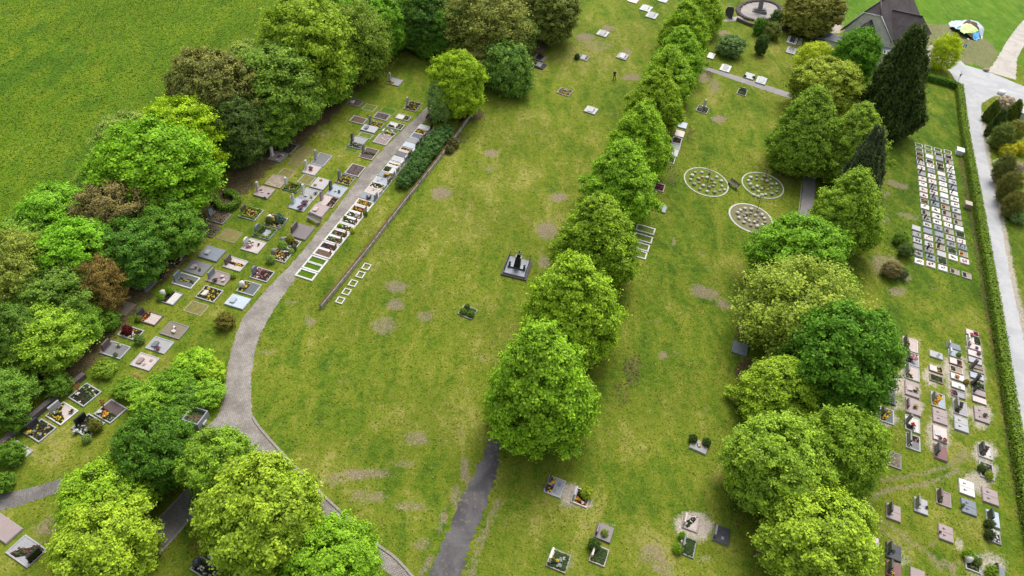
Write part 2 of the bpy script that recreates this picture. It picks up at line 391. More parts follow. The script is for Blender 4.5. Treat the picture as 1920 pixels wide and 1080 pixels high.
def line(k, pts, wd, st=1.0):
    w = [P(*p) for p in pts]
    for a, b in zip(w, w[1:]):
        ab = b - a; L2 = ab.x ** 2 + ab.y ** 2
        t = np.clip(((X - a.x) * ab.x + (Y - a.y) * ab.y) / L2, 0, 1)
        d = np.hypot(X - a.x - t * ab.x, Y - a.y - t * ab.y) / (wd / 2) + WB * 1.6
        LAY[k] = np.maximum(LAY[k], np.clip((1.4 - d) / .8, 0, 1) * st)
def poly(k, pts, st=1.0):
    w = [P(*p) for p in pts]; ins = np.zeros(len(X), bool); dm = np.full(len(X), 1e9)
    for a, b in zip(w, w[1:] + w[:1]):
        if a.y != b.y: ins ^= ((a.y > Y) != (b.y > Y)) & (X < (b.x - a.x) * (Y - a.y) / (b.y - a.y) + a.x)
        ab = b - a; t = np.clip(((X - a.x) * ab.x + (Y - a.y) * ab.y) / (ab.x ** 2 + ab.y ** 2), 0, 1)
        dm = np.minimum(dm, np.hypot(X - a.x - t * ab.x, Y - a.y - t * ab.y))
    v = np.clip(np.where(ins, dm, -dm) / .9 + .5 + WB * 2, 0, 1)
    LAY[k] = np.maximum(LAY[k], v * st)
poly('meadow', [(-700, 700), (-60, 560), (60, 420), (180, 280), (300, 190), (420, 110), (520, 50), (620, -30), (700, -120), (-900, -200)])
poly('field', [(1440, -80), (1490, -10), (1560, 30), (1600, 60), (1700, 60), (1800, 130), (1850, 140), (1880, 100), (2300, -60), (1900, -200), (1500, -160)])
poly('field', [(1905, 118), (1925, 80), (2200, 40), (2300, 200), (1990, 150)])
poly('lush', [(1690, 150), (1785, 170), (1830, 400), (1860, 560), (1660, 640), (1650, 420), (1660, 290)], 1.0)
line('lush', [(1860, 230), (1880, 330), (1900, 430), (1925, 540)], 4, .7)
for a in [(1300, 620, 150, 120, .38), (1250, 480, 90, 70, .4), (1200, 900, 160, 80, .3), (700, 760, 180, 130, .25), (1380, 250, 90, 80, .5), (1290, 330, 60, 70, .6), (1330, 420, 60, 60, .45), (620, 540, 40, 16, .7), (500, 590, 14, 20, .6), (460, 420, 60, 20, .4), (545, 830, 40, 18, .7), (690, 845, 26, 12, .6),
          (740, 905, 34, 14, .6), (800, 890, 16, 12, .7), (640, 700, 80, 50, .3), (520, 720, 20, 60, .5), (560, 790, 60, 26, .4), (1130, 890, 60, 30, .4), (1235, 900, 60, 40, .4), (1100, 940, 20, 30, .3),
          (1390, 600, 24, 30, .5), (760, 1000, 60, 24, .6), (630, 170, 60, 16, .3), (330, 560, 60, 14, .35), (470, 470, 40, 100, .3), (395, 640, 60, 30, .5), (1700, 900, 70, 14, .4), (1790, 940, 60, 60, .3),
          (1150, 170, 60, 18, .4), (1280, 460, 30, 40, .45), (900, 470, 40, 20, .4), (1740, 480, 90, 50, .35), (60, 980, 30, 16, .5), (370, 1030, 50, 30, .6), (660, 320, 30, 14, .3)]:
    blob('lush', *a)
for a in [(860, 420, 90, 60, .5), (930, 330, 110, 60, .45), (960, 240, 90, 40, .4), (1010, 400, 60, 40, .55), (880, 560, 70, 34, .5), (930, 640, 60, 44, .6), (760, 780, 90, 40, .4), (860, 790, 60, 60, .65), (600, 880, 50, 50, .5),
          (1090, 330, 40, 40, .4), (1180, 830, 60, 40, .5), (1100, 960, 60, 60, .5), (1000, 960, 40, 60, .5), (1220, 1030, 60, 50, .7), (1350, 900, 30, 50, .4), (1360, 520, 50, 40, .4),
          (1090, 110, 90, 40, .6), (1180, 70, 50, 30, .5), (1330, 180, 30, 20, .6), (1400, 225, 50, 20, .4), (1390, 300, 60, 30, .3), (640, 130, 60, 30, .5), (560, 290, 30, 20, .6), (600, 240, 60, 20, .5), (730, 230, 50, 18, .4), (640, 290, 40, 20, .3),
          (540, 330, 50, 20, .5), (780, 110, 40, 16, .4), (700, 470, 40, 60, .5), (650, 500, 40, 30, .5), (395, 585, 26, 12, .5), (100, 850, 60, 30, .7), (110, 820, 50, 30, .5), (60, 960, 50, 20, .4), (1730, 560, 60, 24, .4), (1800, 600, 40, 30, .45),
          (1650, 640, 30, 20, .5), (1760, 980, 40, 40, .5), (1700, 1020, 40, 30, .5), (1800, 850, 24, 22, .7), (1830, 985, 24, 30, .6), (1500, 120, 40, 30, .3), (1470, 215, 30, 20, .4), (1450, 110, 40, 24, .3), (480, 540, 30, 12, .4)]:
    blob('dry', *a)
for a in [(828, 362, 20, 13), (921, 287, 15, 8), (920, 318, 14, 7, .6), (745, 538, 24, 12, .9), (742, 572, 17, 11), (719, 610, 25, 17, .75), (797, 593, 14, 12, .8), (583, 603, 13, 10, .8), (1049, 370, 17, 9), (1025, 432, 20, 17), (1022, 492, 16, 13, .9),
          (1097, 70, 17, 9), (1140, 53, 13, 6), (1120, 85, 30, 12, .55), (1185, 145, 20, 7, .9), (1175, 96, 10, 6, .8), (1347, 223, 14, 8), (1320, 146, 10, 10), (1340, 160, 12, 16, .7), (1358, 63, 10, 7), (1322, 548, 28, 13, .95, 20), (1360, 572, 18, 9, .9, 20),
          (1244, 667, 11, 10, .8), (1263, 452, 4, 10, .9), (1425, 452, 17, 10, .75), (1228, 600, 12, 5, .4), (665, 890, 24, 11), (705, 888, 34, 10, .8), (690, 930, 36, 16, .65), (625, 900, 26, 16, .6), (785, 822, 26, 14, .75), (770, 950, 34, 12, .7), (760, 870, 22, 8, .6),
          (872, 880, 9, 24, .95), (855, 930, 10, 26, .85), (830, 975, 8, 26, .8, 20), (800, 1060, 8, 26, .8, 25), (790, 1020, 20, 12, .6), (1225, 1040, 30, 24, .7), (1245, 1065, 24, 14, .7), (950, 980, 12, 16, .4), (1708, 230, 15, 7), (1715, 232, 20, 10, .7), (1682, 346, 23, 6, 1, 17), (1660, 365, 9, 8, .7), (1702, 405, 22, 8, .6, 14),
          (1682, 546, 17, 10, .85), (1660, 496, 30, 20, .75, 10), (1695, 520, 15, 10, .8), (1660, 412, 8, 10, .6), (1700, 1025, 10, 8, .6), (1750, 1020, 8, 7, .7), (1775, 1060, 26, 12, .7), (1800, 800, 30, 16, .5), (590, 660, 6, 4, .6), (500, 660, 20, 5, .6), (545, 567, 14, 5, .6),
          (640, 715, 6, 4, .6), (600, 793, 8, 4, .5), (560, 640, 5, 3, .6), (800, 700, 8, 4, .4), (905, 675, 10, 6, .6), (880, 735, 8, 6, .5), (1140, 545, 12, 8, .5), (1300, 440, 5, 4, .5), (1315, 478, 7, 4, .6), (1265, 500, 4, 4, .5), (1325, 500, 8, 4, .6), (1210, 640, 6, 5, .5), (1270, 660, 8, 4, .5),
          (1390, 905, 10, 14, .6), (1420, 930, 10, 10, .5), (1320, 770, 6, 5, .5), (640, 165, 12, 5, .5), (610, 250, 16, 6, .5), (556, 300, 10, 5, .5), (390, 432, 20, 8, .6), (90, 990, 24, 22, .3), (1010, 88, 14, 12, .8), (1150, 215, 10, 5, .3), (1010, 250, 12, 6, .4), (950, 350, 14, 8, .35), (670, 820, 20, 8, .3), (945, 560, 10, 8, .3)]:
    blob('soil', *a)
poly('soil', [(62, 990), (96, 958), (120, 985), (112, 1010), (84, 1018)], .72); blob('lush', 1812, 116, 26, 5, .9, 20)
poly('soil', [(1712, 38), (1740, 44), (1790, 46), (1862, 82), (1872, 100), (1858, 130), (1830, 122), (1800, 118), (1770, 100), (1740, 84), (1712, 66)], .74)
poly('gravel', [(1570, 20), (1585, 22), (1578, 60), (1556, 66), (1560, 40)], .9)
poly('gravel', [(1722, 80), (1745, 88), (1745, 130), (1724, 134)], .8)
for a in [(1790, 688, 26, 22, .9), (1795, 715, 26, 26, .9), (1798, 740, 20, 10, .8), (1828, 665, 16, 34, .95), (1834, 705, 16, 24, .9), (1832, 735, 14, 16, .7), (1752, 703, 22, 22, .9), (1680, 722, 14, 20, 1), (1690, 715, 14, 12, 1), (1708, 735, 20, 26, .9), (1712, 765, 20, 16, .9), (1683, 760, 12, 10, .7),
          (1635, 775, 10, 8, .8), (1760, 815, 24, 40, .85), (1760, 780, 18, 14, .7), (1802, 772, 22, 18, .85), (1842, 780, 20, 24, .9), (1846, 848, 22, 24, .9), (1850, 885, 22, 20, .8), (1830, 905, 30, 24, .8), (1690, 1050, 22, 14, .5), (1800, 1020, 8, 14, .8), (1850, 1060, 34, 26, .8), (1712, 790, 18, 10, .6), (1664, 785, 22, 18, .7),
          (1702, 700, 20, 16, .6), (1709, 648, 20, 16, .55), (1066, 928, 22, 22, .95), (1100, 940, 16, 14, .8), (1298, 985, 34, 28, .95), (1320, 990, 14, 22, .95), (1320, 1048, 24, 6, .4), (1050, 1050, 26, 20, .5), (1135, 985, 20, 6, .5), (1648, 925, 8, 6, .5)]:
    blob('gravel', *a)
for pts, wd, st in [([(1640, 903), (1700, 893), (1735, 888), (1790, 868)], .5, .7), ([(1636, 932), (1670, 918), (1740, 906), (1795, 885)], .55, .75), ([(1622, 935), (1640, 965), (1690, 1000), (1750, 1045), (1800, 1085)], .6, .7), ([(1625, 960), (1660, 1000), (1700, 1030)], .6, .5),
                    ([(1790, 868), (1806, 850), (1820, 858)], 1.2, .6), ([(882, 1080), (900, 1020), (920, 970), (935, 945)], .9, .6), ([(845, 1040), (862, 985), (884, 900)], .8, .7), ([(470, 640), (455, 700), (447, 770)], .1, .0)]:
    line('soil', pts, wd, st)
line('brown', [(740, 78), (690, 120), (640, 172), (590, 225), (530, 275), (470, 320), (420, 372), (370, 425), (310, 490), (250, 545), (205, 590), (170, 650), (110, 700)], 4.2, .95)
line('brown', [(740, 78), (800, 98), (860, 108), (900, 130)], 2.5, .6)
for a in [(1400, 700, 24, 30, .9), (1390, 610, 20, 40, .5), (1185, 690, 22, 40, .55), (1165, 740, 20, 30, .5), (1240, 545, 30, 60, .35), (1005, 90, 22, 16, .9), (1440, 335, 30, 12, .6), (1475, 330, 30, 40, .5), (345, 935, 40, 16, .5), (370, 1030, 30, 20, .4), (1360, 560, 40, 20, .3), (1070, 30, 10, 10, .7), (880, 215, 30, 16, .8), (850, 260, 30, 14, .6), (800, 300, 20, 40, .3),
          (1400, 760, 20, 40, .5), (1380, 960, 20, 40, .4), (1420, 1040, 12, 12, .8), (1330, 135, 10, 14, .7), (1290, 250, 14, 20, .5), (430, 800, 14, 20, .3), (1260, 330, 16, 30, .5)]:
    blob('brown', *a)  # blobs right of the avenue limes paint the trees' ground shade in brown
line('gravel', [(1840, 212), (1848, 280), (1860, 340), (1878, 420), (1896, 520), (1915, 600), (1940, 700)], 1.3, .9)
line('brown', [(1801, 300), (1826, 430), (1856, 600), (1886, 780), (1905, 900), (1925, 1010)], 1.2, .6)
line('lush', [(466, 640), (462, 700), (466, 770), (520, 850), (640, 975), (700, 1035)], 1.0, .5)
nv = len(X)
me = bpy.data.meshes.new("ground")
me.vertices.add(nv); me.vertices.foreach_set('co', np.stack([X, Y, GZ.ravel()], 1).astype(np.float32).ravel())
nx, ny = len(gxs), len(gys)
ii = (np.arange(ny - 1)[:, None] * nx + np.arange(nx - 1)[None, :]).ravel()
FV = np.stack([ii, ii + 1, ii + nx + 1, ii + nx], 1).astype(np.int32)
me.loops.add(FV.size); me.loops.foreach_set('vertex_index', FV.ravel())
me.polygons.add(len(FV)); me.polygons.foreach_set('loop_start', np.arange(0, FV.size, 4, dtype=np.int32)); me.polygons.foreach_set('loop_total', np.full(len(FV), 4, dtype=np.int32))
for k, v in LAY.items():
    a = me.attributes.new(k, 'FLOAT', 'POINT'); a.data.foreach_set('value', v.astype(np.float32))
me.update()
def ground_mat():
    m, t, b, pos = new_mat("ground_turf")
    def att(k):
        a = nd(t, "ShaderNodeAttribute"); a.attribute_name = k; return a.outputs['Fac']
    mp = nd(t, "ShaderNodeMapping"); mp.inputs['Rotation'].default_value = (0, 0, math.radians(-20)); mp.inputs['Scale'].default_value = (1, .38, 1)
    t.links.new(pos, mp.inputs['Vector']); st = mp.outputs[0]
    n0 = noise(t, pos, .07, 3, .5); n1 = noise(t, st, .42, 6, .62, .6); n2 = noise(t, pos, 1.5, 5, .65, .4); n3 = noise(t, pos, 6.5, 4, .7); n4 = noise(t, pos, 22, 2, .6)
    def thr(k, nz, amp=.8, lo=.32, hi=.62):
        return sstep(t, mth(t, 'ADD', att(k), mth(t, 'MULTIPLY', mth(t, 'SUBTRACT', nz, .5), amp)), lo, hi)
    nn = mth(t, 'ADD', mth(t, 'MULTIPLY', n1, .6), mth(t, 'MULTIPLY', n2, .4))
    yel, mid, grn, dk, tan = (.268, .256, .064), (.152, .186, .019), (.096, .156, .012), (.054, .108, .009), (.25, .190, .100)
    v = mth(t, 'ADD', nn, mth(t, 'MULTIPLY', att('dry'), .12)); v = mth(t, 'SUBTRACT', v, mth(t, 'MULTIPLY', att('lush'), .075))
    v = mth(t, 'ADD', v, mth(t, 'MULTIPLY', mth(t, 'SUBTRACT', n3, .5), .22))
    col = mixc(t, sstep(t, v, .34, .45), dk, grn); col = mixc(t, sstep(t, v, .43, .53), col, mid); col = mixc(t, mth(t, 'MULTIPLY', sstep(t, v, .53, .66), .85), col, yel)
    nb = noise(t, pos, .8, 6, .7, .8); col = mixc(t, mth(t, 'MULTIPLY', sstep(t, mth(t, 'ADD', nb, mth(t, 'MULTIPLY', att('dry'), .10)), .60, .74), .6), col, tan)
    mea = mixc(t, sstep(t, mth(t, 'ADD', mth(t, 'MULTIPLY', nn, .5), mth(t, 'MULTIPLY', n3, .5)), .36, .62), (.066, .148, .009), (.122, .200, .011)); mea = mixc(t, mth(t, 'MULTIPLY', sstep(t, mth(t, 'ADD', mth(t, 'MULTIPLY', n1, .6), mth(t, 'MULTIPLY', n3, .4)), .48, .66), .75), mea, (.185, .225, .014))
    track = noise(t, st, .22, 3, .5, 1.2)
    mea = mixc(t, mth(t, 'MULTIPLY', sstep(t, track, .60, .68), .6), mea, (.045, .125, .010))
    vo = nd(t, "ShaderNodeTexVoronoi", Scale=2.6); t.links.new(pos, vo.inputs['Vector'])
    flow = mth(t, 'MULTIPLY', mth(t, 'SUBTRACT', 1.0, sstep(t, vo.outputs['Distance'], .07, .13)), sstep(t, noise(t, pos, .09, 2, .5), .46, .62))
    mea = mixc(t, mth(t, 'MULTIPLY', flow, .55), mea, (.55, .56, .42))
    fld = mixc(t, sstep(t, nn, .36, .64), (.070, .165, .010), (.125, .225, .018))
    fl2 = noise(t, st, .9, 2, .5, .3); fld = mixc(t, mth(t, 'MULTIPLY', sstep(t, fl2, .52, .62), .5), fld, (.16, .235, .04))
    col = mixc(t, att('meadow'), col, mea); col = mixc(t, att('field'), col, fld)
    brown = mixc(t, sstep(t, n3, .38, .62), (.060, .042, .028), (.140, .095, .062))
    col = mixc(t, mth(t, 'MULTIPLY', thr('brown', n2, 1.0, .40, .75), .85), col, brown)
    soil = mixc(t, sstep(t, n3, .36, .64), (.19, .140, .098), (.31, .240, .175)); soil = mixc(t, sstep(t, n2, .55, .75), soil, (.20, .17, .075))
    soil = mixc(t, mth(t, 'MULTIPLY', sstep(t, n4, .50, .66), .5), soil, (.13, .15, .05))
    col = mixc(t, mth(t, 'MULTIPLY', thr('soil', mth(t, 'ADD', mth(t, 'MULTIPLY', n2, .65), mth(t, 'MULTIPLY', n3, .35)), 2.6, .20, 1.0), .86), col, soil)
    grav = mixc(t, sstep(t, n4, .35, .65), (.29, .245, .20), (.52, .46, .40))
    col = mixc(t, mth(t, 'MULTIPLY', thr('gravel', mth(t, 'ADD', mth(t, 'MULTIPLY', n2, .4), mth(t, 'MULTIPLY', n3, .6)), 2.2, .20, .95), .95), col, grav)
    dap = mth(t, 'ADD', mth(t, 'MULTIPLY', n3, .55), mth(t, 'MULTIPLY', n4, .45))
    sh = mixc(t, sstep(t, dap, .30, .70), (.70, .72, .72), (1.25, 1.24, 1.2))
    col = mixc(t, 1.0, col, sh, 'MULTIPLY')
    big = mixc(t, sstep(t, n0, .35, .65), (.88, .90, .88), (1.08, 1.06, 1.06)); col = mixc(t, 1.0, col, big, 'MULTIPLY')
    t.links.new(col, b.inputs['Base Color']); b.inputs['Roughness'].default_value = .95; b.inputs['Specular IOR Level'].default_value = .08
    bp = nd(t, "ShaderNodeBump", Strength=.55, Distance=.12); t.links.new(dap, bp.inputs['Height']); t.links.new(bp.outputs[0], b.inputs['Normal'])
    return m
me.materials.append(ground_mat())
struct(link("ground", me))
OCC = np.zeros(len(X), bool)
def occupy(pts):
    x0, x1 = min(p.x for p in pts) - .1, max(p.x for p in pts) + .1; y0, y1 = min(p.y for p in pts) - .1, max(p.y for p in pts) + .1
    ix = np.where((X > x0) & (X < x1) & (Y > y0) & (Y < y1))[0]
    if not len(ix): return
    xx, yy = X[ix], Y[ix]; ins = np.zeros(len(ix), bool)
    for a, b in zip(pts, pts[1:] + pts[:1]):
        if a.y != b.y: ins ^= ((a.y > yy) != (b.y > yy)) & (xx < (b.x - a.x) * (yy - a.y) / (b.y - a.y) + a.x)
    OCC[ix[ins]] = True
# ------------------------------------------------------------------ paths and roads
def densify(pts, n=6):
    out = []
    for i in range(len(pts) - 1):
        p0 = pts[max(i - 1, 0)]; p1 = pts[i]; p2 = pts[i + 1]; p3 = pts[min(i + 2, len(pts) - 1)]
        for k in range(n):
            t = k / n
            out.append(tuple(.5 * (2 * p1[j] + (p2[j] - p0[j]) * t + (2 * p0[j] - 5 * p1[j] + 4 * p2[j] - p3[j]) * t * t + (3 * p1[j] - p0[j] - 3 * p2[j] + p3[j]) * t ** 3) for j in (0, 1)))
    out.append(pts[-1]); return out
def sheet(name, L, R, m, lift=.008, jit=.085, across=4):
    L = [P(*p) for p in densify(L, 16)]; R = [P(*p) for p in densify(R, 16)]; b = MB(); q = random.Random(len(L)); vs = []
    for a, c in zip(L, R):
        u = (c - a).normalized(); a = a + u * q.uniform(-jit, jit); c = c + u * q.uniform(-jit, jit)
        for k in range(across + 1): vs.append(a.lerp(c, k / across) + NRM * lift)
    occupy(L[::6] + R[::6][::-1])
    n = across + 1
    b.add(vs, [(i * n + k, i * n + k + 1, (i + 1) * n + k + 1, (i + 1) * n + k) for i in range(len(L) - 1) for k in range(across)])
    o = b.build(name, m)
    if o.data.polygons[0].normal.z < 0: o.data.flip_normals()
    return struct(o)
def paving(name, c1, c2, sc=3.2, joint=(.12, .11, .10), rot=15):
    m, t, b, pos = new_mat(name)
    mp = nd(t, "ShaderNodeMapping"); mp.inputs['Rotation'].default_value = (0, 0, math.radians(rot)); t.links.new(pos, mp.inputs['Vector'])
    br = nd(t, "ShaderNodeTexBrick"); br.inputs['Scale'].default_value = sc; br.inputs['Mortar Size'].default_value = .05; br.inputs['Brick Width'].default_value = .8; br.inputs['Row Height'].default_value = .42
    br.inputs['Color1'].default_value = rgb(c1); br.inputs['Color2'].default_value = rgb(c2); br.inputs['Mortar'].default_value = rgb(joint); br.inputs['Bias'].default_value = -.1
    t.links.new(mp.outputs[0], br.inputs['Vector'])
    n1 = noise(t, pos, .5, 5, .6); n2 = noise(t, pos, 5, 4, .6)
    col = mixc(t, 1.0, br.outputs[0], mixc(t, sstep(t, n1, .3, .7), (.72, .70, .68), (1.18, 1.17, 1.15)), 'MULTIPLY')
    col = mixc(t, 1.0, col, mixc(t, sstep(t, n2, .3, .7), (.85, .85, .84), (1.1, 1.1, 1.1)), 'MULTIPLY')
    t.links.new(col, b.inputs['Base Color']); b.inputs['Roughness'].default_value = .9
    return m
def asphalt(name, c1, c2, c3):
    m, t, b, pos = new_mat(name)
    n1 = noise(t, pos, .35, 5, .6, .8); n2 = noise(t, pos, 2.5, 5, .65); n3 = noise(t, pos, 20, 3, .6)
    col = mixc(t, sstep(t, n1, .35, .65), c1, c2); col = mixc(t, sstep(t, n2, .55, .72), col, c3)
    col = mixc(t, 1.0, col, mixc(t, sstep(t, n3, .3, .7), (.82, .82, .82), (1.14, 1.14, 1.14)), 'MULTIPLY')
    t.links.new(col, b.inputs['Base Color']); b.inputs['Roughness'].default_value = .85
    return m
PAVE = paving("cobble_paving", (.33, .30, .275), (.26, .235, .215)); PAVED = paving("dark_paving", (.195, .18, .175), (.15, .14, .135), rot=60)
ASPH = asphalt("old_asphalt", (.058, .053, .057), (.115, .105, .106), (.19, .16, .10))
ROADM = asphalt("pale_road", (.35, .355, .37), (.43, .43, .44), (.37, .355, .34))
LANE = asphalt("chippings", (.46, .42, .37), (.36, .33, .30), (.52, .48, .43))
GREYP = asphalt("grey_path_gravel", (.27, .25, .245), (.22, .205, .2), (.31, .29, .27))
sheet("path", [(800, 196), (797, 204), (707, 292), (665, 345), (630, 392), (588, 445), (546, 495), (502, 540), (478, 568), (457, 595), (442, 630), (431, 665), (424, 710), (420, 742), (408, 778), (385, 803)],
      [(816, 196), (812, 210), (733, 297), (695, 345), (658, 395), (614, 445), (574, 497), (541, 540), (518, 574), (497, 610), (484, 640), (476, 670), (471, 710), (471, 745), (474, 780), (485, 800)], PAVE)
sheet("path", [(392, 797), (420, 830), (478, 880), (548, 920), (606, 968), (655, 1012), (700, 1052), (770, 1110)], [(483, 796), (520, 842), (590, 915), (645, 967), (700, 1017), (740, 1047), (775, 1085), (815, 1120)], PAVE, .014)
sheet("path", [(398, 812), (380, 862), (343, 925), (268, 1001), (180, 1090)], [(452, 830), (425, 885), (375, 950), (300, 1037), (245, 1100)], PAVED, .011)
sheet("path", [(400, 806), (310, 840), (218, 861), (150, 885), (75, 910), (0, 926), (-80, 942)], [(410, 860), (320, 878), (218, 893), (140, 912), (70, 938), (0, 957), (-80, 976)], PAVED, .008)
sheet("path", [(940, 785), (920, 820), (888, 890), (855, 960), (824, 1035), (797, 1085), (770, 1140)], [(972, 775), (944, 824), (930, 888), (903, 965), (878, 1035), (861, 1085), (845, 1140)], ASPH, .008, .26)
sheet("path", [(1480, 180), (1500, 260), (1505, 345), (1498, 415), (1488, 500)], [(1505, 175), (1525, 260), (1529, 345), (1522, 415), (1518, 500)], GREYP, .008)
sheet("path", [(1300, 116), (1320, 124), (1360, 136), (1400, 148), (1472, 171), (1500, 180)], [(1300, 124), (1325, 132), (1362, 145), (1400, 158), (1470, 181), (1500, 192)], GREYP, .012)
sheet("road", [(1776, 128), (1796, 160), (1802, 205), (1815, 272), (1828, 330), (1840, 395), (1853, 460), (1864, 530), (1877, 600), (1893, 700), (1904, 790), (1920, 880), (1940, 990)],
      [(1800, 112), (1842, 160), (1840, 205), (1846, 272), (1858, 330), (1871, 395), (1884, 460), (1896, 530), (1912, 600), (1932, 700), (1950, 790), (1972, 880), (2000, 990)], ROADM, .010, .10, 6)
sheet("road", [(1790, 116), (1830, 128), (1862, 138), (1920, 162), (2020, 200)], [(1800, 165), (1838, 192), (1870, 180), (1925, 198), (2020, 240)], ROADM, .016, .05)
sheet("road", [(1852, 134), (1868, 112), (1885, 82), (1902, 58), (1922, 36), (1980, -10)], [(1905, 150), (1906, 120), (1912, 100), (1925, 78), (1945, 55), (2020, 0)], LANE, .013, .15)
sheet("path", [(1745, 84), (1770, 100), (1800, 113)], [(1725, 104), (1750, 118), (1778, 129)], LANE, .020)
# kerb stones
def kerb(name, pts, wd, ht, m, step=None):
    w = [P(*p) for p in densify(pts, 5)]; b = MB(); vs = []
    for i, p in enumerate(w):
        t = (w[min(i + 1, len(w) - 1)] - w[max(i - 1, 0)]).normalized(); s = t.cross(NRM).normalized() * wd / 2
        vs += [p - s - NRM * .05, p - s + NRM * ht, p + s + NRM * ht, p + s - NRM * .05]
    fs = [(0, 1, 2, 3), tuple(len(vs) - 4 + k for k in (3, 2, 1, 0))]
    for i in range(len(w) - 1):
        for k in range(4): fs.append((i * 4 + k, i * 4 + 4 + k, i * 4 + 4 + (k + 1) % 4, i * 4 + (k + 1) % 4))
    b.add(vs, fs); o = b.build(name, m); return o
KM = mat("kerb_stone", (.34, .31, .27), (.20, .18, .15), 4, .9, .1, .4)
struct(kerb("kerb", [(474, 782), (487, 802), (522, 842), (592, 915), (647, 967), (702, 1017), (742, 1047), (777, 1085)], .22, .10, KM))
struct(kerb("kerb", [(345, 923), (310, 960), (268, 1000)], .15, .05, KM)); struct(kerb("kerb", [(374, 952), (340, 993), (300, 1038)], .18, .06, KM))
struct(kerb("kerb", [(1503, 345), (1496, 415), (1487, 500)], .14, .06, KM))
# ------------------------------------------------------------------ walls and hedges
o = thing("terrace_wall", "long low pale terrace wall with rusty brown coping across the lawn", "wall", P(742, 396))
inv = Matrix.Translation(-P(742, 396))
wp = [P(*p) for p in densify([(600, 579), (640, 530), (690, 468), (742, 400), (790, 340), (832, 287), (850, 262), (885, 212)], 3)]
def wall_strip(off, wd, z0, z1, m, name, jit=0.0):
    b = MB(); vs = []; q = random.Random(4)
    for i, p in enumerate(wp):
        t = (wp[min(i + 1, len(wp) - 1)] - wp[max(i - 1, 0)]).normalized(); s = t.cross(NRM).normalized()
        j = q.uniform(-jit, jit)
        vs += [p + s * (off - wd / 2) + NRM * z0, p + s * (off - wd / 2) + NRM * (z1 + j), p + s * (off + wd / 2) + NRM * (z1 + j), p + s * (off + wd / 2) + NRM * z0]
    fs = [(0, 1, 2, 3), tuple(len(vs) - 4 + k for k in (3, 2, 1, 0))]
    for i in range(len(wp) - 1):
        for k in range(4): fs.append((i * 4 + k, i * 4 + 4 + k, i * 4 + 4 + (k + 1) % 4, i * 4 + (k + 1) % 4))
    b.add([tuple(inv @ v) for v in vs], fs); return b.build(name, m, o)
wall_strip(.08, .26, -.1, .60, mat("wall_render", (.42, .40, .36), (.10, .09, .08), 2.2, .95, .1, .5, .42, .66), "masonry")
wall_strip(.0, .24, .603, .68, mat("rusty_coping", (.17, .105, .05), (.06, .04, .025), 2.5, .9, .1, .5), "coping", .03)
def hedge(label, pts, wd, ht, color, dens, leaf=.10, name="hedge", cat="hedge", group=None):
    w = [P(*p) for p in densify(pts, 6)]; base = w[len(w) // 2].copy(); o = thing(name, label, cat, base, None, group)
    b = MB(); vs = []; q = random.Random(len(w)); C = []; N = []
    for i, p in enumerate(w):
        t = (w[min(i + 1, len(w) - 1)] - w[max(i - 1, 0)]).normalized(); s = t.cross(NRM).normalized() * wd / 2
        p = p - base
        vs += [p - s * .8, p - s * .88 + NRM * ht * .85, p + s * .88 + NRM * ht * .85, p + s * .8]
    fs = [(0, 1, 2, 3), tuple(len(vs) - 4 + k for k in (3, 2, 1, 0))]
    for i in range(len(w) - 1):
        for k in range(4): fs.append((i * 4 + k, i * 4 + 4 + k, i * 4 + 4 + (k + 1) % 4, i * 4 + (k + 1) % 4))
    b.add(vs, fs); b.build("branches", mat("hedge_core", (.025, .035, .012), None, 5, 1, 0), o)
    for a, c in zip(w, w[1:]):
        L = (c - a).length; n = int(L * dens * (wd + 2 * ht)); t = (c - a).normalized(); s = t.cross(NRM).normalized()
        u = NP.uniform(0, 1, n); e = NP.uniform(-1, 1, n) * (wd / 2 + ht)
        side = np.clip(e, -wd / 2, wd / 2); dn = np.abs(e) - wd / 2; z = np.where(dn > 0, ht - dn, ht) + NP.normal(size=n) * .05; z = np.clip(z, .03, None)
        side = side + NP.normal(size=n) * .05
        cc = np.array(a - base)[None] + np.outer(u, np.array(c - a)) + np.outer(side, np.array(s)) + np.outer(z, np.array(NRM)); C.append(cc)
        N.append(np.where((dn > 0)[:, None], np.outer(np.sign(e), np.array(s)), np.array(NRM)[None]) + .6 * NP.normal(size=(n, 3)))
    C = np.concatenate(C); N = np.concatenate(N)
    f = link("foliage", quads("foliage", C, N, leaf * NP.uniform(.7, 1.4, len(C)), .62, NP.uniform(0, 1, len(C)), LEAF), o); f.color = rgb(color)
    return o
hedge("long clipped hedge running along the lane beside the urn graves", [(1795, 166), (1799, 200), (1807, 262), (1819, 330), (1832, 405), (1845, 482), (1858, 560), (1871, 642), (1884, 730), (1896, 805), (1909, 885), (1922, 975), (1940, 1080)], 1.0, 1.15, (.10, .16, .025), 110)
hedge("short clipped hedge between the dark conifer and the road junction", [(1718, 147), (1745, 153), (1772, 160), (1792, 167)], 1.0, 1.2, (.06, .13, .018), 110)
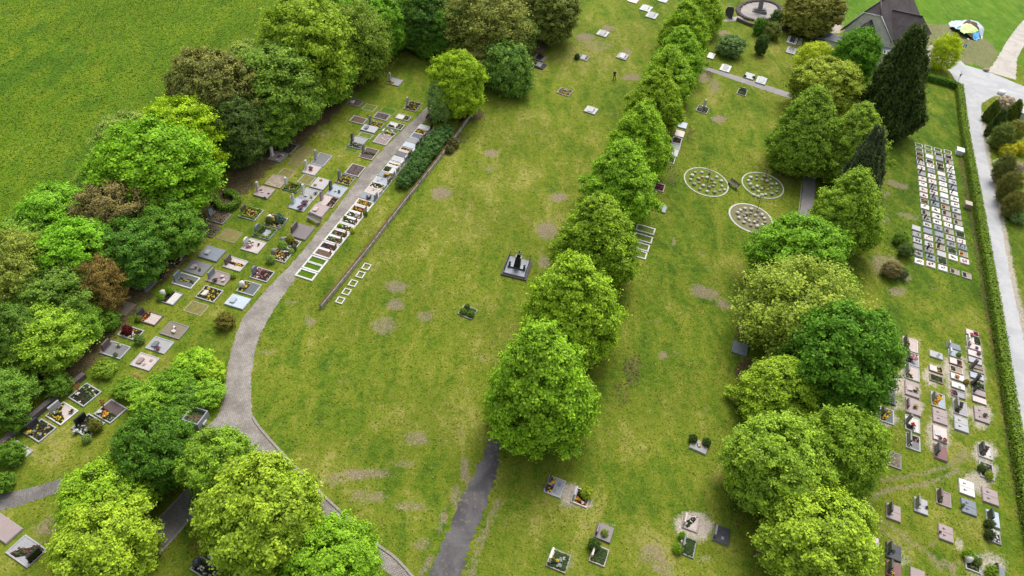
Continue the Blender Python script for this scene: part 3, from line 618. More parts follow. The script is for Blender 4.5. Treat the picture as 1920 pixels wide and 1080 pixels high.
# ------------------------------------------------------------------ trees
LIME = (.142, .238, .022); LIME2 = (.125, .240, .020); YEL = (.168, .250, .028); YEL2 = (.23, .28, .025); MAP = (.062, .145, .016); DKG = (.042, .092, .016); MIDG = (.080, .165, .016)
OLIVE = (.115, .125, .026); OLIVE2 = (.145, .145, .035); BRN = (.105, .094, .042); RUST = (.108, .082, .028); PALE = (.15, .20, .06); GGRN = (.065, .105, .045)
av = [(1015, 741, 110, 130), (1072, 582, 99, 104), (1117, 455, 86, 88), (1163, 344, 76, 80), (1198, 264, 67, 73), (1226, 194, 60, 56), (1252, 142, 55, 56), (1275, 108, 52, 48), (1284, 56, 52, 54), (1318, 20, 44, 46)]
ords = ["nearest the dark asphalt path, largest", "second from the dark asphalt path", "third from the dark asphalt path", "fourth from the dark asphalt path", "fifth from the dark asphalt path", "sixth from the dark asphalt path",
        "seventh from the dark asphalt path", "behind the seventh tree", "next to the far cross path", "at the far end by the war memorial"]
ords = ["nearest the dark asphalt path", "second", "third", "fourth", "fifth", "sixth", "seventh", "eighth", "ninth", "tenth and last"]
for i, (a, od) in enumerate(zip(av, ords)):
    lab = "bright green lime tree in the central avenue row, " + (od if i == 0 else od + " from dark asphalt path")
    a = (a[0], a[1], a[2] * (.97 if i > 2 else 1.0), a[3])
    tree('lime_tree', lab, 'lime', *a, tuple(c * (1 + .07 * math.sin(i * 2.3) + .05 * math.sin(i * 1.7 + j * 1.5)) for j, c in enumerate(LIME)), "lime trees of the central avenue row", var=i, clamp=(2.1, 2.6))
def con(label, base, top, rpx, col, var, nm='conifer_tree', k='conifer', cat='conifer'):
    b = P(*base); 
    lo, hi = 1.0, 40.0
    for _ in range(40):
        m_ = (lo + hi) / 2
        if proj(b + Vector((0, 0, m_))).y > top: lo = m_
        else: hi = m_
    return place_tree(nm, label, cat, k, b, rpx * depth(b) / F, m_ * 1.0, col, None, var=var)
T = [
 ('maple_tree', 'round', 1573, 682, 106, 110, MAP, "dense dark green maple beside the pale graves, between two yellow green limes"),
 ('lime_tree', 'round', 1525, 1012, 108, 96, YEL, "yellow green lime cut off by the bottom of the photo beside the double slabs"),
 ('lime_tree', 'round', 1446, 872, 96, 97, (.150, .238, .030), "large yellow green lime with its crown reaching over the lawn grave with a gravel surround"),
 ('lime_tree', 'layer', 1572, 858, 80, 90, (.134, .218, .026), "yellow green lime beside the old kerb grave full of rubble"),
 ('lime_tree', 'lime', 1468, 748, 86, 74, (.165, .250, .026), "small yellow green lime just in front of the dark green maple"),
 ('oak_tree', 'twig', 1495, 588, 112, 102, (.165, .222, .040), "sparse yellow olive tree with bare twigs showing, behind the dark green maple"),
 ('lime_tree', 'round', 1497, 484, 90, 76, (.095, .195, .018), "mid green tree leaning over the lower end of the grey centre path"),
 ('lime_tree', 'lime', 1586, 422, 70, 106, (.142, .225, .028), "tall bright green lime standing alone between centre path and urn graves"),
 ('lime_tree', 'lime', 1602, 274, 66, 80, (.138, .215, .03), "bright green lime behind the small grey green spruce"),
 ('lime_tree', 'lime', 1514, 250, 68, 86, (.128, .208, .028), "broad green lime where centre path meets the oval memorial beds"),
 ('lime_tree', 'round', 1545, 170, 68, 56, (.165, .215, .032), "olive yellow lime crown behind the broad green lime, left of the dark conifer"),
 ('maple_tree', 'round', 1602, 112, 43, 56, (.075, .175, .018), "green maple directly in front of the chapel with its grey roofs"),
 ('maple_tree', 'twig', 1527, 112, 38, 32, (.21, .27, .02), "small yellow green tree between chapel annex and olive lime"),
 ('young_tree', 'twig', 1772, 99, 28, 34, (.23, .30, .012), "slender young yellow green tree beside the road junction and sand yard"),
 ('chestnut_tree', 'round', 1522, 26, 54, 42, (.135, .145, .035), "brownish olive chestnut tree beside the chapel annex"),
 ('maple_tree', 'round', 292, 849, 76, 78, (.055, .125, .016), "dark green round tree beside the square grey planter basin"),
 ('lime_tree', 'round', 415, 884, 74, 76, (.125, .215, .026), "bright green tree at the path fork next to the dark round tree"),
 ('lime_tree', 'round', 494, 966, 110, 114, (.175, .252, .028), "largest yellow green tree overhanging the lower branch of the paved path"),
 ('lime_tree', 'round', 196, 954, 86, 66, (.145, .245, .02), "light green tree between the left path and the short dark paved path"),
 ('lime_tree', 'round', 203, 1052, 96, 62, (.17, .25, .024), "yellow green tree cut by the bottom edge beside the dark paved path"),
 ('lime_tree', 'round', 618, 1076, 94, 76, (.12, .225, .018), "green tree cut by the bottom edge under the paved path branch"),
]
for nm, k, cx, cy, rx, ry, col, lab in T: tree(nm, lab, k, cx, cy, rx, ry, col)
BELT = [
 (0, 742, 62, 52, 'layer', (.075, .145, .022), "mid green bush tree above the timber edged graves"),
 (82, 640, 76, 58, 'layer', (.12, .20, .022), "light green small tree beside the low timber wall"),
 (25, 650, 60, 78, 'round', (.055, .105, .018), "dark green tree at the edge of the photo above the timber wall"),
 (140, 610, 50, 44, 'layer', (.085, .165, .02), "mid green bush tree beside the tan gravel grave"),
 (30, 520, 84, 84, 'twig', (.11, .14, .028), "olive green tree at the outer end of the belt"),
 (110, 560, 74, 66, 'layer', (.07, .125, .022), "green tree between the olive tree and the rust coloured tree"),
 (186, 540, 50, 60, 'twig', RUST, "rust brown leaved tree beside the leaning brown headstone"),
 (108, 412, 66, 66, 'layer', (.10, .205, .02), "bright green maple on the meadow side, just before the meadow corner"),
 (150, 486, 78, 74, 'round', (.095, .205, .016), "vivid green maple in front of the meadow corner"),
 (222, 410, 74, 72, 'twig', BRN, "bare brownish tree between two bright green maples"),
 (240, 474, 66, 64, 'layer', (.05, .115, .018), "dark green tree behind the yellow flower beds"),
 (245, 275, 62, 62, 'layer', (.125, .18, .045), "pale green tree on the meadow side of the big layered maple"),
 (288, 325, 108, 98, 'layer', (.095, .19, .014), "big layered green maple overhanging the clipped hedge ring"),
 (350, 262, 74, 78, 'layer', (.155, .235, .014), "yellow green maple next to the brown olive tree"),
 (402, 188, 84, 92, 'round', (.098, .110, .034), "large brown olive tree standing up against the meadow"),
 (444, 250, 54, 64, 'round', (.045, .075, .020), "dark olive tree beside the first tall pale steles"),
 (515, 170, 82, 84, 'layer', (.085, .145, .024), "dull green broad tree beside the upper lawn graves"),
 (470, 120, 44, 44, 'layer', (.14, .19, .05), "pale grey green tree on the meadow edge"),
 (580, 95, 86, 100, 'layer', (.13, .195, .022), "layered light green tree with feathery tiers"),
 (625, 55, 60, 80, 'round', (.075, .165, .016), "deep green tree behind the layered feathery tree"),
 (668, 82, 62, 76, 'twig', (.10, .15, .025), "green brown mottled tree near the belt corner"),
 (700, 46, 62, 70, 'round', (.085, .175, .018), "fresh green tree at the inside corner of the belt"),
 (640, -10, 60, 60, 'round', (.08, .16, .018), "green tree cut by the top of the photo over the meadow"),
 (725, -14, 60, 58, 'round', (.07, .15, .02), "green tree cut by the top of the photo at the corner"),
 (792, 36, 56, 60, 'round', (.045, .095, .020), "dark green tree at the far end of the grave lawn"),
 (846, 62, 42, 48, 'layer', (.055, .125, .018), "dark bushy tree left of the large olive tree"),
 (912, 46, 84, 74, 'twig', (.105, .122, .032), "large olive tree at the far end of the lawn"),
 (968, 70, 40, 40, 'round', (.06, .105, .022), "small dark tree right of the large olive tree"),
 (1030, 26, 58, 56, 'round', (.085, .110, .028), "olive brown tree nearest the far lawn graves"),
 (980, -14, 60, 50, 'round', (.10, .115, .03), "brown green tree cut by the top of the photo"),
 (205, 345, 56, 50, 'layer', (.10, .17, .03), "mid green tree between the pale meadow tree and bare brownish tree"),
 (62, 455, 62, 56, 'layer', (.095, .175, .025), "fresh green tree at the meadow corner, outermost"),
 (70, 588, 62, 54, 'layer', (.08, .15, .022), "mid green tree below the olive tree at the photo edge"),
 (318, 430, 56, 56, 'layer', (.07, .145, .02), "green tree overhanging the two clipped hedge blocks"),
 (500, 225, 52, 54, 'layer', (.085, .155, .022), "green tree in front of the dull green broad tree"),
 (556, 185, 50, 50, 'layer', (.10, .17, .024), "small green tree below the layered feathery tree"),
 (614, 142, 50, 56, 'layer', (.085, .165, .022), "green tree above the brown strip halfway up the belt"),
 (745, 34, 50, 60, 'round', (.07, .14, .022), "green tree closing the corner at the far belt end"),
 (850, -10, 60, 50, 'round', (.075, .13, .022), "green tree cut by the top edge behind the dark trees"),
]
for cx, cy, rx, ry, k, col, lab in BELT: tree('belt_tree', lab, k, cx, cy, rx, ry, tuple(v * 1.22 for v in col), "trees of the boundary belt")
tree('maple_tree', "rounded yellow green tree at the far end of the paved path", 'round', 857, 160, 54, 62, (.17, .26, .02))
con("slim grey green young tree in front of the rounded yellow green tree", (826, 228), 152, 23, (.15, .24, .08), 0, 'birch_tree', 'twig', 'tree')
tree('hawthorn_tree', "olive shrubby tree behind the rounded yellow green tree", 'layer', 892, 122, 36, 30, (.12, .14, .04))
con("tall dark green conifer towering beside the chapel and lane hedge", (1654, 246), 50, 56, (.058, .092, .026), 0)
con("small grey green spruce in front of the bright lime", (1593, 404), 238, 40, (.085, .115, .06), 1)
con("narrow dark conifer behind the chapel roof", (1682, 24), -10, 9, (.040, .055, .022), 1)
# ------------------------------------------------------------------ shrubs
def shrub(label, cx, cy, rx, col, hr=1.15, name='shrub', k='shrub', group=None, cat='shrub'):
    c = P(cx, cy); r = rx * depth(c) / F; Ht = 2 * r * hr
    d = P(cx, cy, Ht * .5); d.z -= Ht * .5
    return place_tree(name, label, cat, k, d, r, Ht, col, group)
SH = [(322, 722, 40, MIDG, "broad green shrub right beside the pale pink gravel grave"), (362, 680, 34, (.13, .225, .02), "light green shrub at the upper edge of the shrubbery by the path"), (396, 696, 26, (.145, .225, .02), "yellow green shrub touching the paved path in the shrubbery"),
      (345, 742, 32, (.06, .125, .02), "dark green shrub at the middle of the shrubbery by the path"), (388, 738, 32, (.10, .19, .02), "green shrub above the square planter basin"), (278, 745, 36, (.115, .205, .022), "light green shrub beside the brown gravel grave"),
      (238, 726, 24, (.09, .165, .02), "small shrub behind the leaning white plates grave"), (250, 712, 12, (.14, .10, .04), "tiny reddish shrub at the corner of the pale pink grave"), (196, 692, 20, (.10, .16, .02), "low shrub beside the brown headstone grave"), (318, 752, 24, (.075, .14, .02), "green shrub behind the dark round tree"),
      (340, 764, 24, (.085, .165, .02), "green shrub beside the square planter basin"), (952, 128, 44, (.075, .135, .03), "big rounded green bush next to the two dark far lawn graves"), (966, 150, 30, (.08, .145, .03), "lower green bush in front of the big rounded bush"),
      (1370, 86, 26, (.075, .125, .05), "dark green spreading bush near the war memorial lawn"), (1458, 32, 13, (.045, .085, .03), "small dark bush on the edge of the memorial circle"), (1448, 58, 16, (.085, .105, .03), "olive spreading bush beside the clipped cone"),
      (1700, 470, 14, (.05, .08, .025), "thin dark shrub growing over the soil bed by the urn graves"), (1690, 446, 14, (.07, .13, .02), "small bush tree left of the short urn column"), (1672, 505, 17, (.11, .10, .05), "brownish low shrub in the soil bed by the urn graves"), (1692, 512, 11, (.05, .075, .03), "small dark shrub at the end of the soil bed"),
      (1365, 352, 5, (.12, .09, .04), "tiny reddish plant between the oval beds")]
SH = SH[:-1]
for x, y, r, c, lab in SH: shrub(lab, x, y, r, tuple(v * 1.25 for v in c), .5 if y > 600 else .62 if x == 1370 else .9, cat='shrub', k='twig' if 1660 < x < 1710 else 'shrub')
for i, (x, y, r) in enumerate([(757, 340, 15), (767, 326, 18), (780, 310, 19), (790, 295, 20), (802, 281, 20), (812, 268, 19), (822, 256, 18), (834, 247, 16), (850, 268, 12), (843, 280, 9)]):
    shrub("glossy dark evergreen shrub, " + ["lower end", "second up", "third up", "fourth up", "fifth up", "sixth up", "seventh up", "top end", "brownish tip", "small tip"][i] + " of the shrub row above the terrace wall",
          x, y, r, (.055, .115, .036) if i < 8 else (.08, .085, .035), .68, 'evergreen_shrub', group="evergreen shrubs along the terrace wall")
# undergrowth at the foot of the tree belt
for i, (x, y, r, lab) in enumerate([(30, 790, 22, "leaning over the timber wall"), (108, 722, 24, "at the upper end of the timber wall"), (20, 850, 24, "beside the nearest wooden cross at the photo edge"), (5, 905, 20, "above the left path at the photo edge"), (200, 600, 22, "beside the tan gravel grave"),
                                    (800, 88, 22, "in front of the far dark trees"), (840, 98, 22, "in front of the large olive tree"), (755, 70, 20, "at the inside corner of the belt")]):
    shrub("low green undergrowth bush " + lab, x, y, r, (.075, .15, .02), .8, 'undergrowth_bush', group="undergrowth bushes of the tree belt")
# garden planting across the lane
for x, y, r, hr, col, nm, lab in [(1872, 232, 15, 1.5, (.05, .085, .02), 'conifer_shrub', "dark green spruce branches beside the lane corner"), (1862, 208, 13, 1.3, (.075, .11, .02), 'conifer_shrub', "olive conifer bush at the road junction corner"), (1905, 205, 13, 1.2, (.085, .12, .02), 'conifer_shrub', "olive conifer bush behind the white shed"),
                                  (1880, 255, 18, 1.1, (.06, .085, .02), 'conifer_shrub', "dark conifer shrub below the white shed"), (1905, 245, 16, 1.0, (.09, .10, .025), 'conifer_shrub', "olive brown shrub right below the white shed"), (1890, 283, 14, 1.0, (.19, .20, .02), 'gorse_bush', "yellow flowering bush in the garden across the lane"),
                                  (1913, 278, 12, 1.0, (.22, .225, .02), 'gorse_bush', "brighter yellow flowering bush at the photo edge"), (1885, 318, 18, 1.3, (.055, .065, .02), 'conifer_shrub', "upper brown green conifer of the garden hedge across the lane"), (1893, 352, 19, 1.3, (.06, .066, .018), 'conifer_shrub', "middle brown green conifer of the garden hedge across the lane"),
                                  (1902, 384, 18, 1.2, (.07, .075, .02), 'conifer_shrub', "lower brown green conifer of the garden hedge across the lane"), (1908, 314, 12, 1.0, (.19, .18, .15), 'dead_shrub', "bare grey shrub between the brown conifers and lawn"), (1910, 405, 15, 1.0, (.09, .15, .06), 'shrub', "pale green shrub at the lower end of the garden hedge"),
                                  (1885, 192, 16, .8, (.21, .195, .18), 'dead_shrub', "bare grey twiggy crown of the spruce at the junction"), (1860, 262, 9, .8, (.20, .25, .14), 'cow_parsley', "white flowering weeds on the verge near the junction"), (1872, 305, 9, .8, (.20, .25, .15), 'cow_parsley', "white flowering weeds on the verge beside the conifers")]:
    shrub(lab, x, y, r, tuple(v * 1.3 for v in col), hr * (1.2 if nm == 'conifer_shrub' else .8), nm, 'conifer' if nm == 'conifer_shrub' and y < 240 else 'twig' if nm == 'conifer_shrub' else 'shrub', cat='shrub' if nm != 'cow_parsley' else 'weeds')
for x, y, r, col, nm, lab in [(1426, 50, 13, (.055, .13, .02), 'clipped_cone', "fresh green clipped cone bush beside the curved memorial wall"), (422, 602, 17, (.12, .115, .03), 'dome_bush', "low domed bush with reddish tips on the lawn by the path"), ]:
    shrub(lab, x, y, r, col, .8 if 'dome' in nm else 1.1, nm, 'shrub', cat='bush')
tree('topiary_tree', "small dark standard tree with clipped crown near the cross path", 'round', 1428, 84, 14, 19, (.045, .085, .025), clamp=(2.0, 3.6))
# ------------------------------------------------------------------ graves
HEAD = {}
uL = flatdir((546, 495), (705, 295)); HEAD['L'] = NRM.cross(uL)
uS = flatdir((571, 520), (799, 240)); HEAD['S'] = -NRM.cross(uS)
uK = flatdir((1744, 497), (1740, 278)); HEAD['K'] = NRM.cross(uK)
uJ = flatdir((1711, 800), (1706, 646)); HEAD['J'] = NRM.cross(uJ)
uE = flatdir((86, 781), (120, 754)); HEAD['E'] = NRM.cross(uE)
uG = flatdir((1018, 923), (1030, 892)); HEAD['G'] = NRM.cross(uG)
HEAD['T'] = flatdir((1098, 209), (1105, 200)); HEAD['B'] = -HEAD['G']
HEAD['U'] = flatdir((1310, 850), (1322, 815))
HEAD['Q'] = NRM.cross(flatdir((1204, 482), (1283, 228))); HEAD['R'] = -HEAD['K']
def rosettes(b, x0, x1, y0, y1, z, n, cols, s=.10, tilt=0.3, inside=None):
    for _ in range(n):
        for _k in range(6):
            x, y = RN.uniform(x0, x1), RN.uniform(y0, y1)
            if inside is None or inside(x, y): break
        r = s * RN.uniform(.7, 1.35); k = RN.choice(cols); a0 = RN.uniform(0, 6.28); h = r * RN.uniform(.5, 1.1)
        vs = [(x + r * RN.uniform(.8, 1.2) * math.cos(a0 + j * 1.2566), y + r * RN.uniform(.8, 1.2) * math.sin(a0 + j * 1.2566), z + h * RN.uniform(.1, .5)) for j in range(5)] + [(x, y, z + h)]
        b.add(vs, [(j, (j + 1) % 5, 5) for j in range(5)], k)
BL = {'y': (.62, .42, .02), 'o': (.55, .17, .02), 'r': (.40, .03, .03), 'w': (.70, .68, .62), 'v': (.16, .09, .22), 'k': (.48, .16, .20), 'g': (.07, .12, .025), 'd': (.035, .06, .018), 'l': (.16, .20, .07), 'p': (.16, .06, .07), 's': (.30, .32, .30)}
def blm(c): return mat("bloom_" + {'y': 'yellow', 'o': 'orange', 'r': 'red', 'w': 'white', 'v': 'violet', 'k': 'rosy', 'g': 'leaf_green', 'd': 'dark_green', 'l': 'light_green', 'p': 'purple_leaf', 's': 'silver_leaf'}[c], BL[c], tuple(v * .6 for v in BL[c]), 14, .8, .2)
WORD = dict(white='white', lgrey='pale grey', grey='grey', blue='blue grey', pale='pale blue', pink='pinkish grey', rose='pale pink', brown='brown', dark='dark grey', black='black', red='dark red', sand='sandy', tan='tan', slate='slate grey', taupe='brownish grey')
HW = dict(up='headstone', arch='rounded headstone', stele='stele', desk='slanted stone', plate='name plate', cross='wooden cross', boulder='boulder stone', angel='angel statue', lean='leaning headstone', low='low headstone')
def headstone(root, kind, c, w, l, top):
    b = MB(); m = stone(c); y = l / 2 - .14
    if kind == 'up':
        ww = min(w * .62, 1.5) / 2; b.box(-ww, ww, y - .22, y + .10, 0, top + .08, 0); b.box(-ww * .94, ww * .94, y - .13, y + .05, top + .08, top + .85, 0, None, .02)
    elif kind == 'low':
        ww = min(w * .6, 1.2) / 2; b.box(-ww, ww, y - .09, y + .09, 0, top + .5, 0, None, .03)
    elif kind == 'arch':
        ww = min(w * .45, .95) / 2; pts = [(-ww, 0), (ww, 0), (ww, .62)] + [(ww * math.cos(a), .62 + .32 * math.sin(a)) for a in (.5, 1.05, 1.57, 2.1, 2.65)] + [(-ww, .62)]
        b.profile([(p[0], p[1] + top) for p in pts], y - .1, y + .1)
    elif kind == 'lean':
        ww = .42; M = Matrix.Translation((0, y, top)) @ Matrix.Rotation(math.radians(-14), 4, 'X')
        b.profile([(-ww * .8, -.05), (ww * .8, -.05), (ww, .6), (ww * .5, .95), (-ww * .6, .9), (-ww, .5)], -.09, .09, 0, M)
    elif kind == 'stele':
        b.box(-.34, .34, y - .18, y + .18, 0, top + .12); b.profile([(-.24, top + .12), (.24, top + .12), (.21, top + 1.25), (.08, top + 1.38), (-.17, top + 1.30), (-.21, top + 1.1)], y - .12, y + .12)
    elif kind == 'mini':
        M = Matrix.Translation((RN.uniform(-.2, .2), y - .1, top)) @ Matrix.Rotation(RN.uniform(-.3, .3), 4, 'Z')
        b.profile([(-.17, -.02), (.17, -.02), (.16, .62), (.05, .75), (-.15, .66)], -.06, .06, 0, M)
    elif kind == 'plate':
        M = Matrix.Translation((-.1, l * .2, top + .05)) @ Matrix.Rotation(math.radians(-16), 4, 'X')
        b.prism([(-.38, -.22), (-.3, -.3), (.3, -.3), (.38, -.22), (.38, .22), (.3, .3), (-.3, .3), (-.38, .22)], -.08, .1, 0, M)
    elif kind == 'desk':
        M = Matrix.Translation((0, -l * .05, top + .16)) @ Matrix.Rotation(math.radians(12), 4, 'X')
        b.box(-w * .24, w * .24, -l * .32, l * .3, -.2, .06, 0, M, .015)
    elif kind == 'cross':
        m = WOOD; M = Matrix.Translation((0, l / 2 - .2, 0)) @ Matrix.Rotation(math.radians(-4), 4, 'X')
        b.box(-.06, .06, -.04, .04, -.1, 1.3, 0, M); b.box(-.38, .38, -.065, -.041, .82, .95, 0, M); b.box(-.24, .24, -.09, -.066, .5, .72, 0, M)
    elif kind == 'boulder':
        b.blob((0, y - .1, top + .28), .38, 0, .2, 9, 6, .46, seed=7)
    elif kind == 'angel':
        b.box(-.25, .25, y - .2, y + .2, 0, top + .45, 0, None, .03)
        b.lathe([(.2, top + .45), (.22, top + .6), (.14, top + .95), (.16, top + 1.1), (.06, top + 1.2), (.09, top + 1.28), (.09, top + 1.36), (.03, top + 1.42)], 10, 0, Matrix.Translation((0, y, 0)))
        for s in (-1, 1): b.profile([(s * .08, top + .8), (s * .34, top + .75), (s * .42, top + 1.15), (s * .2, top + 1.22)][::s], y + .1, y + .16)
    return b.build("headstone" if kind != 'cross' else "wooden_cross", m, root)
INF = dict(gravel='gravel', slab='slab', soil='soil', turf='turf', bed='planted bed', pebble='rubble')
def grave(cl, px, py, wp, lp, spec, hs='', where='', kerbc='grey', name='grave', group=None, desc=None, fl=None, lift=0.0, wm=None, lm=None, kw=None):
    """wp, lp: seen lengths across and along; spec 'gravel:white' plus '/head:ygd' '/diag:..' '/strip:..' '/bed:..' '/wave:..' '/ring' '/split:..' '/orn'"""
    hd = HEAD[cl]; R = frame(hd); p = P(px, py); x = R @ Vector((1, 0, 0))
    w = wm or wp / px_per_m(p, x); l = lm or lp / px_per_m(p, hd)
    parts = spec.split('/'); kindm, _, c = parts[0].partition(':')
    hk, _, hc = hs.partition(':')
    if desc is None:
        desc = (WORD.get(c, '') + ' ' + INF[kindm] if c else INF[kindm]) + ' grave'
        if kindm == 'bed': desc = 'planted grave'
        if kindm == 'turf': desc = 'grassed empty grave plot'
        if hk: desc += ' with ' + (WORD.get(hc, '') + ' ' if hk != 'cross' else '') + HW.get(hk, 'small stone')
    root = thing(name, desc + (' ' if where[:1] not in ',' else '') + where, 'grave' if name == 'grave' else 'urn grave' if name == 'urn_grave' else 'grave frame', p, R, group)
    occupy([p + R @ Vector((sx * (w / 2 + .3), sy * (l / 2 + .3), 0)) for sx, sy in ((-1, -1), (1, -1), (1, 1), (-1, 1))])
    kt = kw or min(.13, w * .1); kh = .14; X0, X1, Y0_, Y1 = -w / 2, w / 2, -l / 2, l / 2
    if kindm == 'turf' and kerbc != 'white': kh = .045; kt = .09
    if kerbc:
        b = MB()
        b.box(X0, X0 + kt, Y0_, Y1, -.05, kh, 0, None, .015); b.box(X1 - kt, X1, Y0_, Y1, -.05, kh, 0, None, .015)
        b.box(X0 + kt, X1 - kt, Y0_, Y0_ + kt, -.05, kh - .003, 0, None, .015); b.box(X0 + kt, X1 - kt, Y1 - kt, Y1, -.05, kh - .003, 0, None, .015)
        b.build("kerb", stone(kerbc) if kerbc not in ('white',) else mat("white_kerb", (.66, .65, .62), (.52, .51, .48), 3, .8, .2), root)
    else: kt = 0.0
    a0, a1, b0, b1 = X0 + kt, X1 - kt, Y0_ + kt, Y1 - kt
    b = MB(); top = .10
    if kindm == 'slab':
        top = kh + .07; b.box(X0 + .03, X1 - .03, Y0_ + .03, Y1 - .03, kh + .002 if kerbc else -.05, top, 0, None, .015); b.build("stone_slab", stone(c), root)
    elif kindm == 'gravel': b.box(a0, a1, b0, b1, -.04, top); b.build("gravel_bed", stone(c, 'gravel'), root)
    elif kindm == 'pebble':
        b.box(a0, a1, b0, b1, -.04, top)
        for _ in range(40): b.blob((RN.uniform(a0 + .1, a1 - .1), RN.uniform(b0 + .1, b1 - .1), top), RN.uniform(.05, .12), 0, .25, 6, 4, .06)
        b.build("rubble_bed", stone(c, 'gravel'), root)
    elif kindm in ('soil', 'bed'):
        top = .09; b.box(a0, a1, b0, b1, -.04, top); b.build("soil_bed", SOILB if c == 'brown' else SOIL, root)
    elif kindm == 'turf':
        top = .03; b.box(a0, a1, b0, b1, -.04, top); b.build("turf_bed", DRYTURF if c == 'dry' else TURFG if c == 'lush' else TURF, root)
    elif kindm == 'cover': top = .18; b.box(a0, a1, b0, b1, -.04, top, 0, None, .03); rosettes(b, a0 + .05, a1 - .05, b0 + .05, b1 - .05, top - .03, int(60 * w * l), [0], .12); b.build("ground_cover", MOSSY, root)
    elif kindm == 'empty': pass
    area = (a1 - a0) * (b1 - b0)
    def bedpoly(pts, code, mm=None):
        bb = MB(); bb.prism(pts, top - .02, top + .014); sb = bb.build("soil_bed", mm or SOIL, root)
        xs = [q[0] for q in pts]; ys = [q[1] for q in pts]
        def ins(x, y):
            r = False
            for (xa, ya), (xb, yb) in zip(pts, pts[1:] + pts[:1]):
                if (ya > y) != (yb > y) and x < (xb - xa) * (y - ya) / (yb - ya) + xa: r = not r
            return r
        if code:
            cs = list(dict.fromkeys(code)); bb = MB()
            rosettes(bb, min(xs), max(xs), min(ys), max(ys), top + .01, int(max(8, (max(xs) - min(xs)) * (max(ys) - min(ys)) * 26)), [cs.index(q) for q in code], .10, inside=ins)
            bb.build("planting", [blm(q) for q in cs], sb)
    W, L = a1 - a0, b1 - b0
    for s in parts[1:]:
        k, _, code = s.partition(':')
        if k == 'bed': bedpoly([(a0 + .02, b0 + .02), (a1 - .02, b0 + .02), (a1 - .02, b1 - .02), (a0 + .02, b1 - .02)], code, SOILB if c == 'brown' else None)
        if k == 'head': bedpoly([(a0, b1), (a0, b1 - L * .34), (a0 + W * .25, b1 - L * .42), (a0 + W * .5, b1 - L * .44), (a0 + W * .75, b1 - L * .42), (a1, b1 - L * .34), (a1, b1)], code)
        if k == 'foot': bedpoly([(a0, b0), (a1, b0), (a1, b0 + L * .42), (a0, b0 + L * .42)], code)
        if k == 'diag': bedpoly([(a0, b1), (a0, b1 - L * .35), (a0 + W * .3, b1 - L * .5), (a0 + W * .55, b1 - L * .72), (a1, b0 + L * .12), (a1, b0 + L * .40), (a0 + W * .7, b1 - L * .38), (a0 + W * .45, b1 - L * .12), (a0 + W * .4, b1)], code)
        if k == 'wave': bedpoly([(a0, b1), (a0, b0), (a0 + W * .30, b0 + L * .1), (a0 + W * .42, b0 + L * .4), (a0 + W * .62, b0 + L * .7), (a1, b1 - L * .1), (a1, b1)], code)
        if k == 'strip': bedpoly([(a0 + W * .38, b0), (a0 + W * .60, b0), (a0 + W * .66, b0 + L * .35), (a0 + W * .58, b0 + L * .65), (a0 + W * .64, b1), (a0 + W * .40, b1), (a0 + W * .34, b0 + L * .65), (a0 + W * .44, b0 + L * .35)], code)
        if k == 'side': bedpoly([(a0, b0), (a0 + W * .45, b0), (a0 + W * .45, b1), (a0, b1)], code)
        if k == 'far': bedpoly([(a1, b0), (a1 - W * .4, b0), (a1 - W * .4, b1), (a1, b1)], code)
        if k == 'corner': bedpoly([(a0, b1), (a0, b1 - L * .55), (a0 + W * .35, b1 - L * .45), (a0 + W * .5, b1)], code)
        if k == 'ring':
            n = int(160 * (w + l)); cc = []; e = min(.17, w * .1)
            for _ in range(n):
                sd = RN.randrange(4); u = RN.uniform(-1, 1)
                xx, yy = (u * (W / 2), RN.choice((-1, 1)) * (L / 2 - e)) if sd < 2 else (RN.choice((-1, 1)) * (W / 2 - e), u * (L / 2))
                cc.append((xx + RN.gauss(0, e * .5), yy + RN.gauss(0, e * .5), top + RN.uniform(0, .28)))
            cc = np.array(cc); f = link("low_hedge", quads("low_hedge", cc, NP.normal(size=cc.shape) + np.array([0, 0, .8]), .085 * NP.uniform(.7, 1.3, len(cc)), .7, NP.uniform(0, 1, len(cc)), LEAF), root); f.color = rgb((.095, .155, .03) if code != 'p' else (.19, .23, .09))
        if k == 'split': 
            bb = MB(); bb.box(a0, a0 + W * .48, b0, b1, top - .02, top + .014); bb.build("gravel_bed", stone(code, 'gravel'), root)
        if k == 'half':
            bb = MB(); bb.box(a0, a1, b0, b0 + L * .45, top - .02, top + .014); bb.build("gravel_bed", stone(code, 'gravel'), root)
        if k == 'orn':
            bb = MB()
            for sx in (-.25, .25):
                xx = sx * W; bb.box(xx - .035, xx + .035, L * .05, L * .3, top + .001, top + .03); bb.box(xx - .12, xx - .037, L * .2, L * .25, top + .001, top + .028); bb.box(xx + .037, xx + .12, L * .2, L * .25, top + .001, top + .028)
            bb.box(-.012, .012, Y0_ + .06, Y1 - .06, top + .0005, top + .012)
            bb.build("ornament", stone('dark'), root)
        if k == 'tiles':
            bb = MB()
            for (xx, yy) in [(-.25, -.1), (.22, -.25), (-.05, .25)][:int(code or 2)]: bb.box(xx * W - .16, xx * W + .16, yy * L - .13, yy * L + .13, top - .01, top + .05, 0, Matrix.Rotation(.5, 4, 'Z') if code == '3' else None, .01)
            bb.build("name_plate", stone('grey'), root)
        if k == 'stones':
            bb = MB()
            for _ in range(int(code)): bb.blob((RN.uniform(a0 + .2, a1 - .2), RN.uniform(b0 + .2, b1 - .2), top + .03), RN.uniform(.10, .17), 0, .15, 8, 5, .09)
            bb.build("white_stones", stone('white', 'rough'), root)
    if hk: headstone(root, hk, hc or 'grey', w, l, top if kindm != 'turf' else .03)
    return root, R, w, l, top
def G(cl, px, py, wp, lp, spec, hs, where, kerbc='grey', **k): return grave(cl, px, py, wp, lp, spec, hs, where, kerbc, **k)
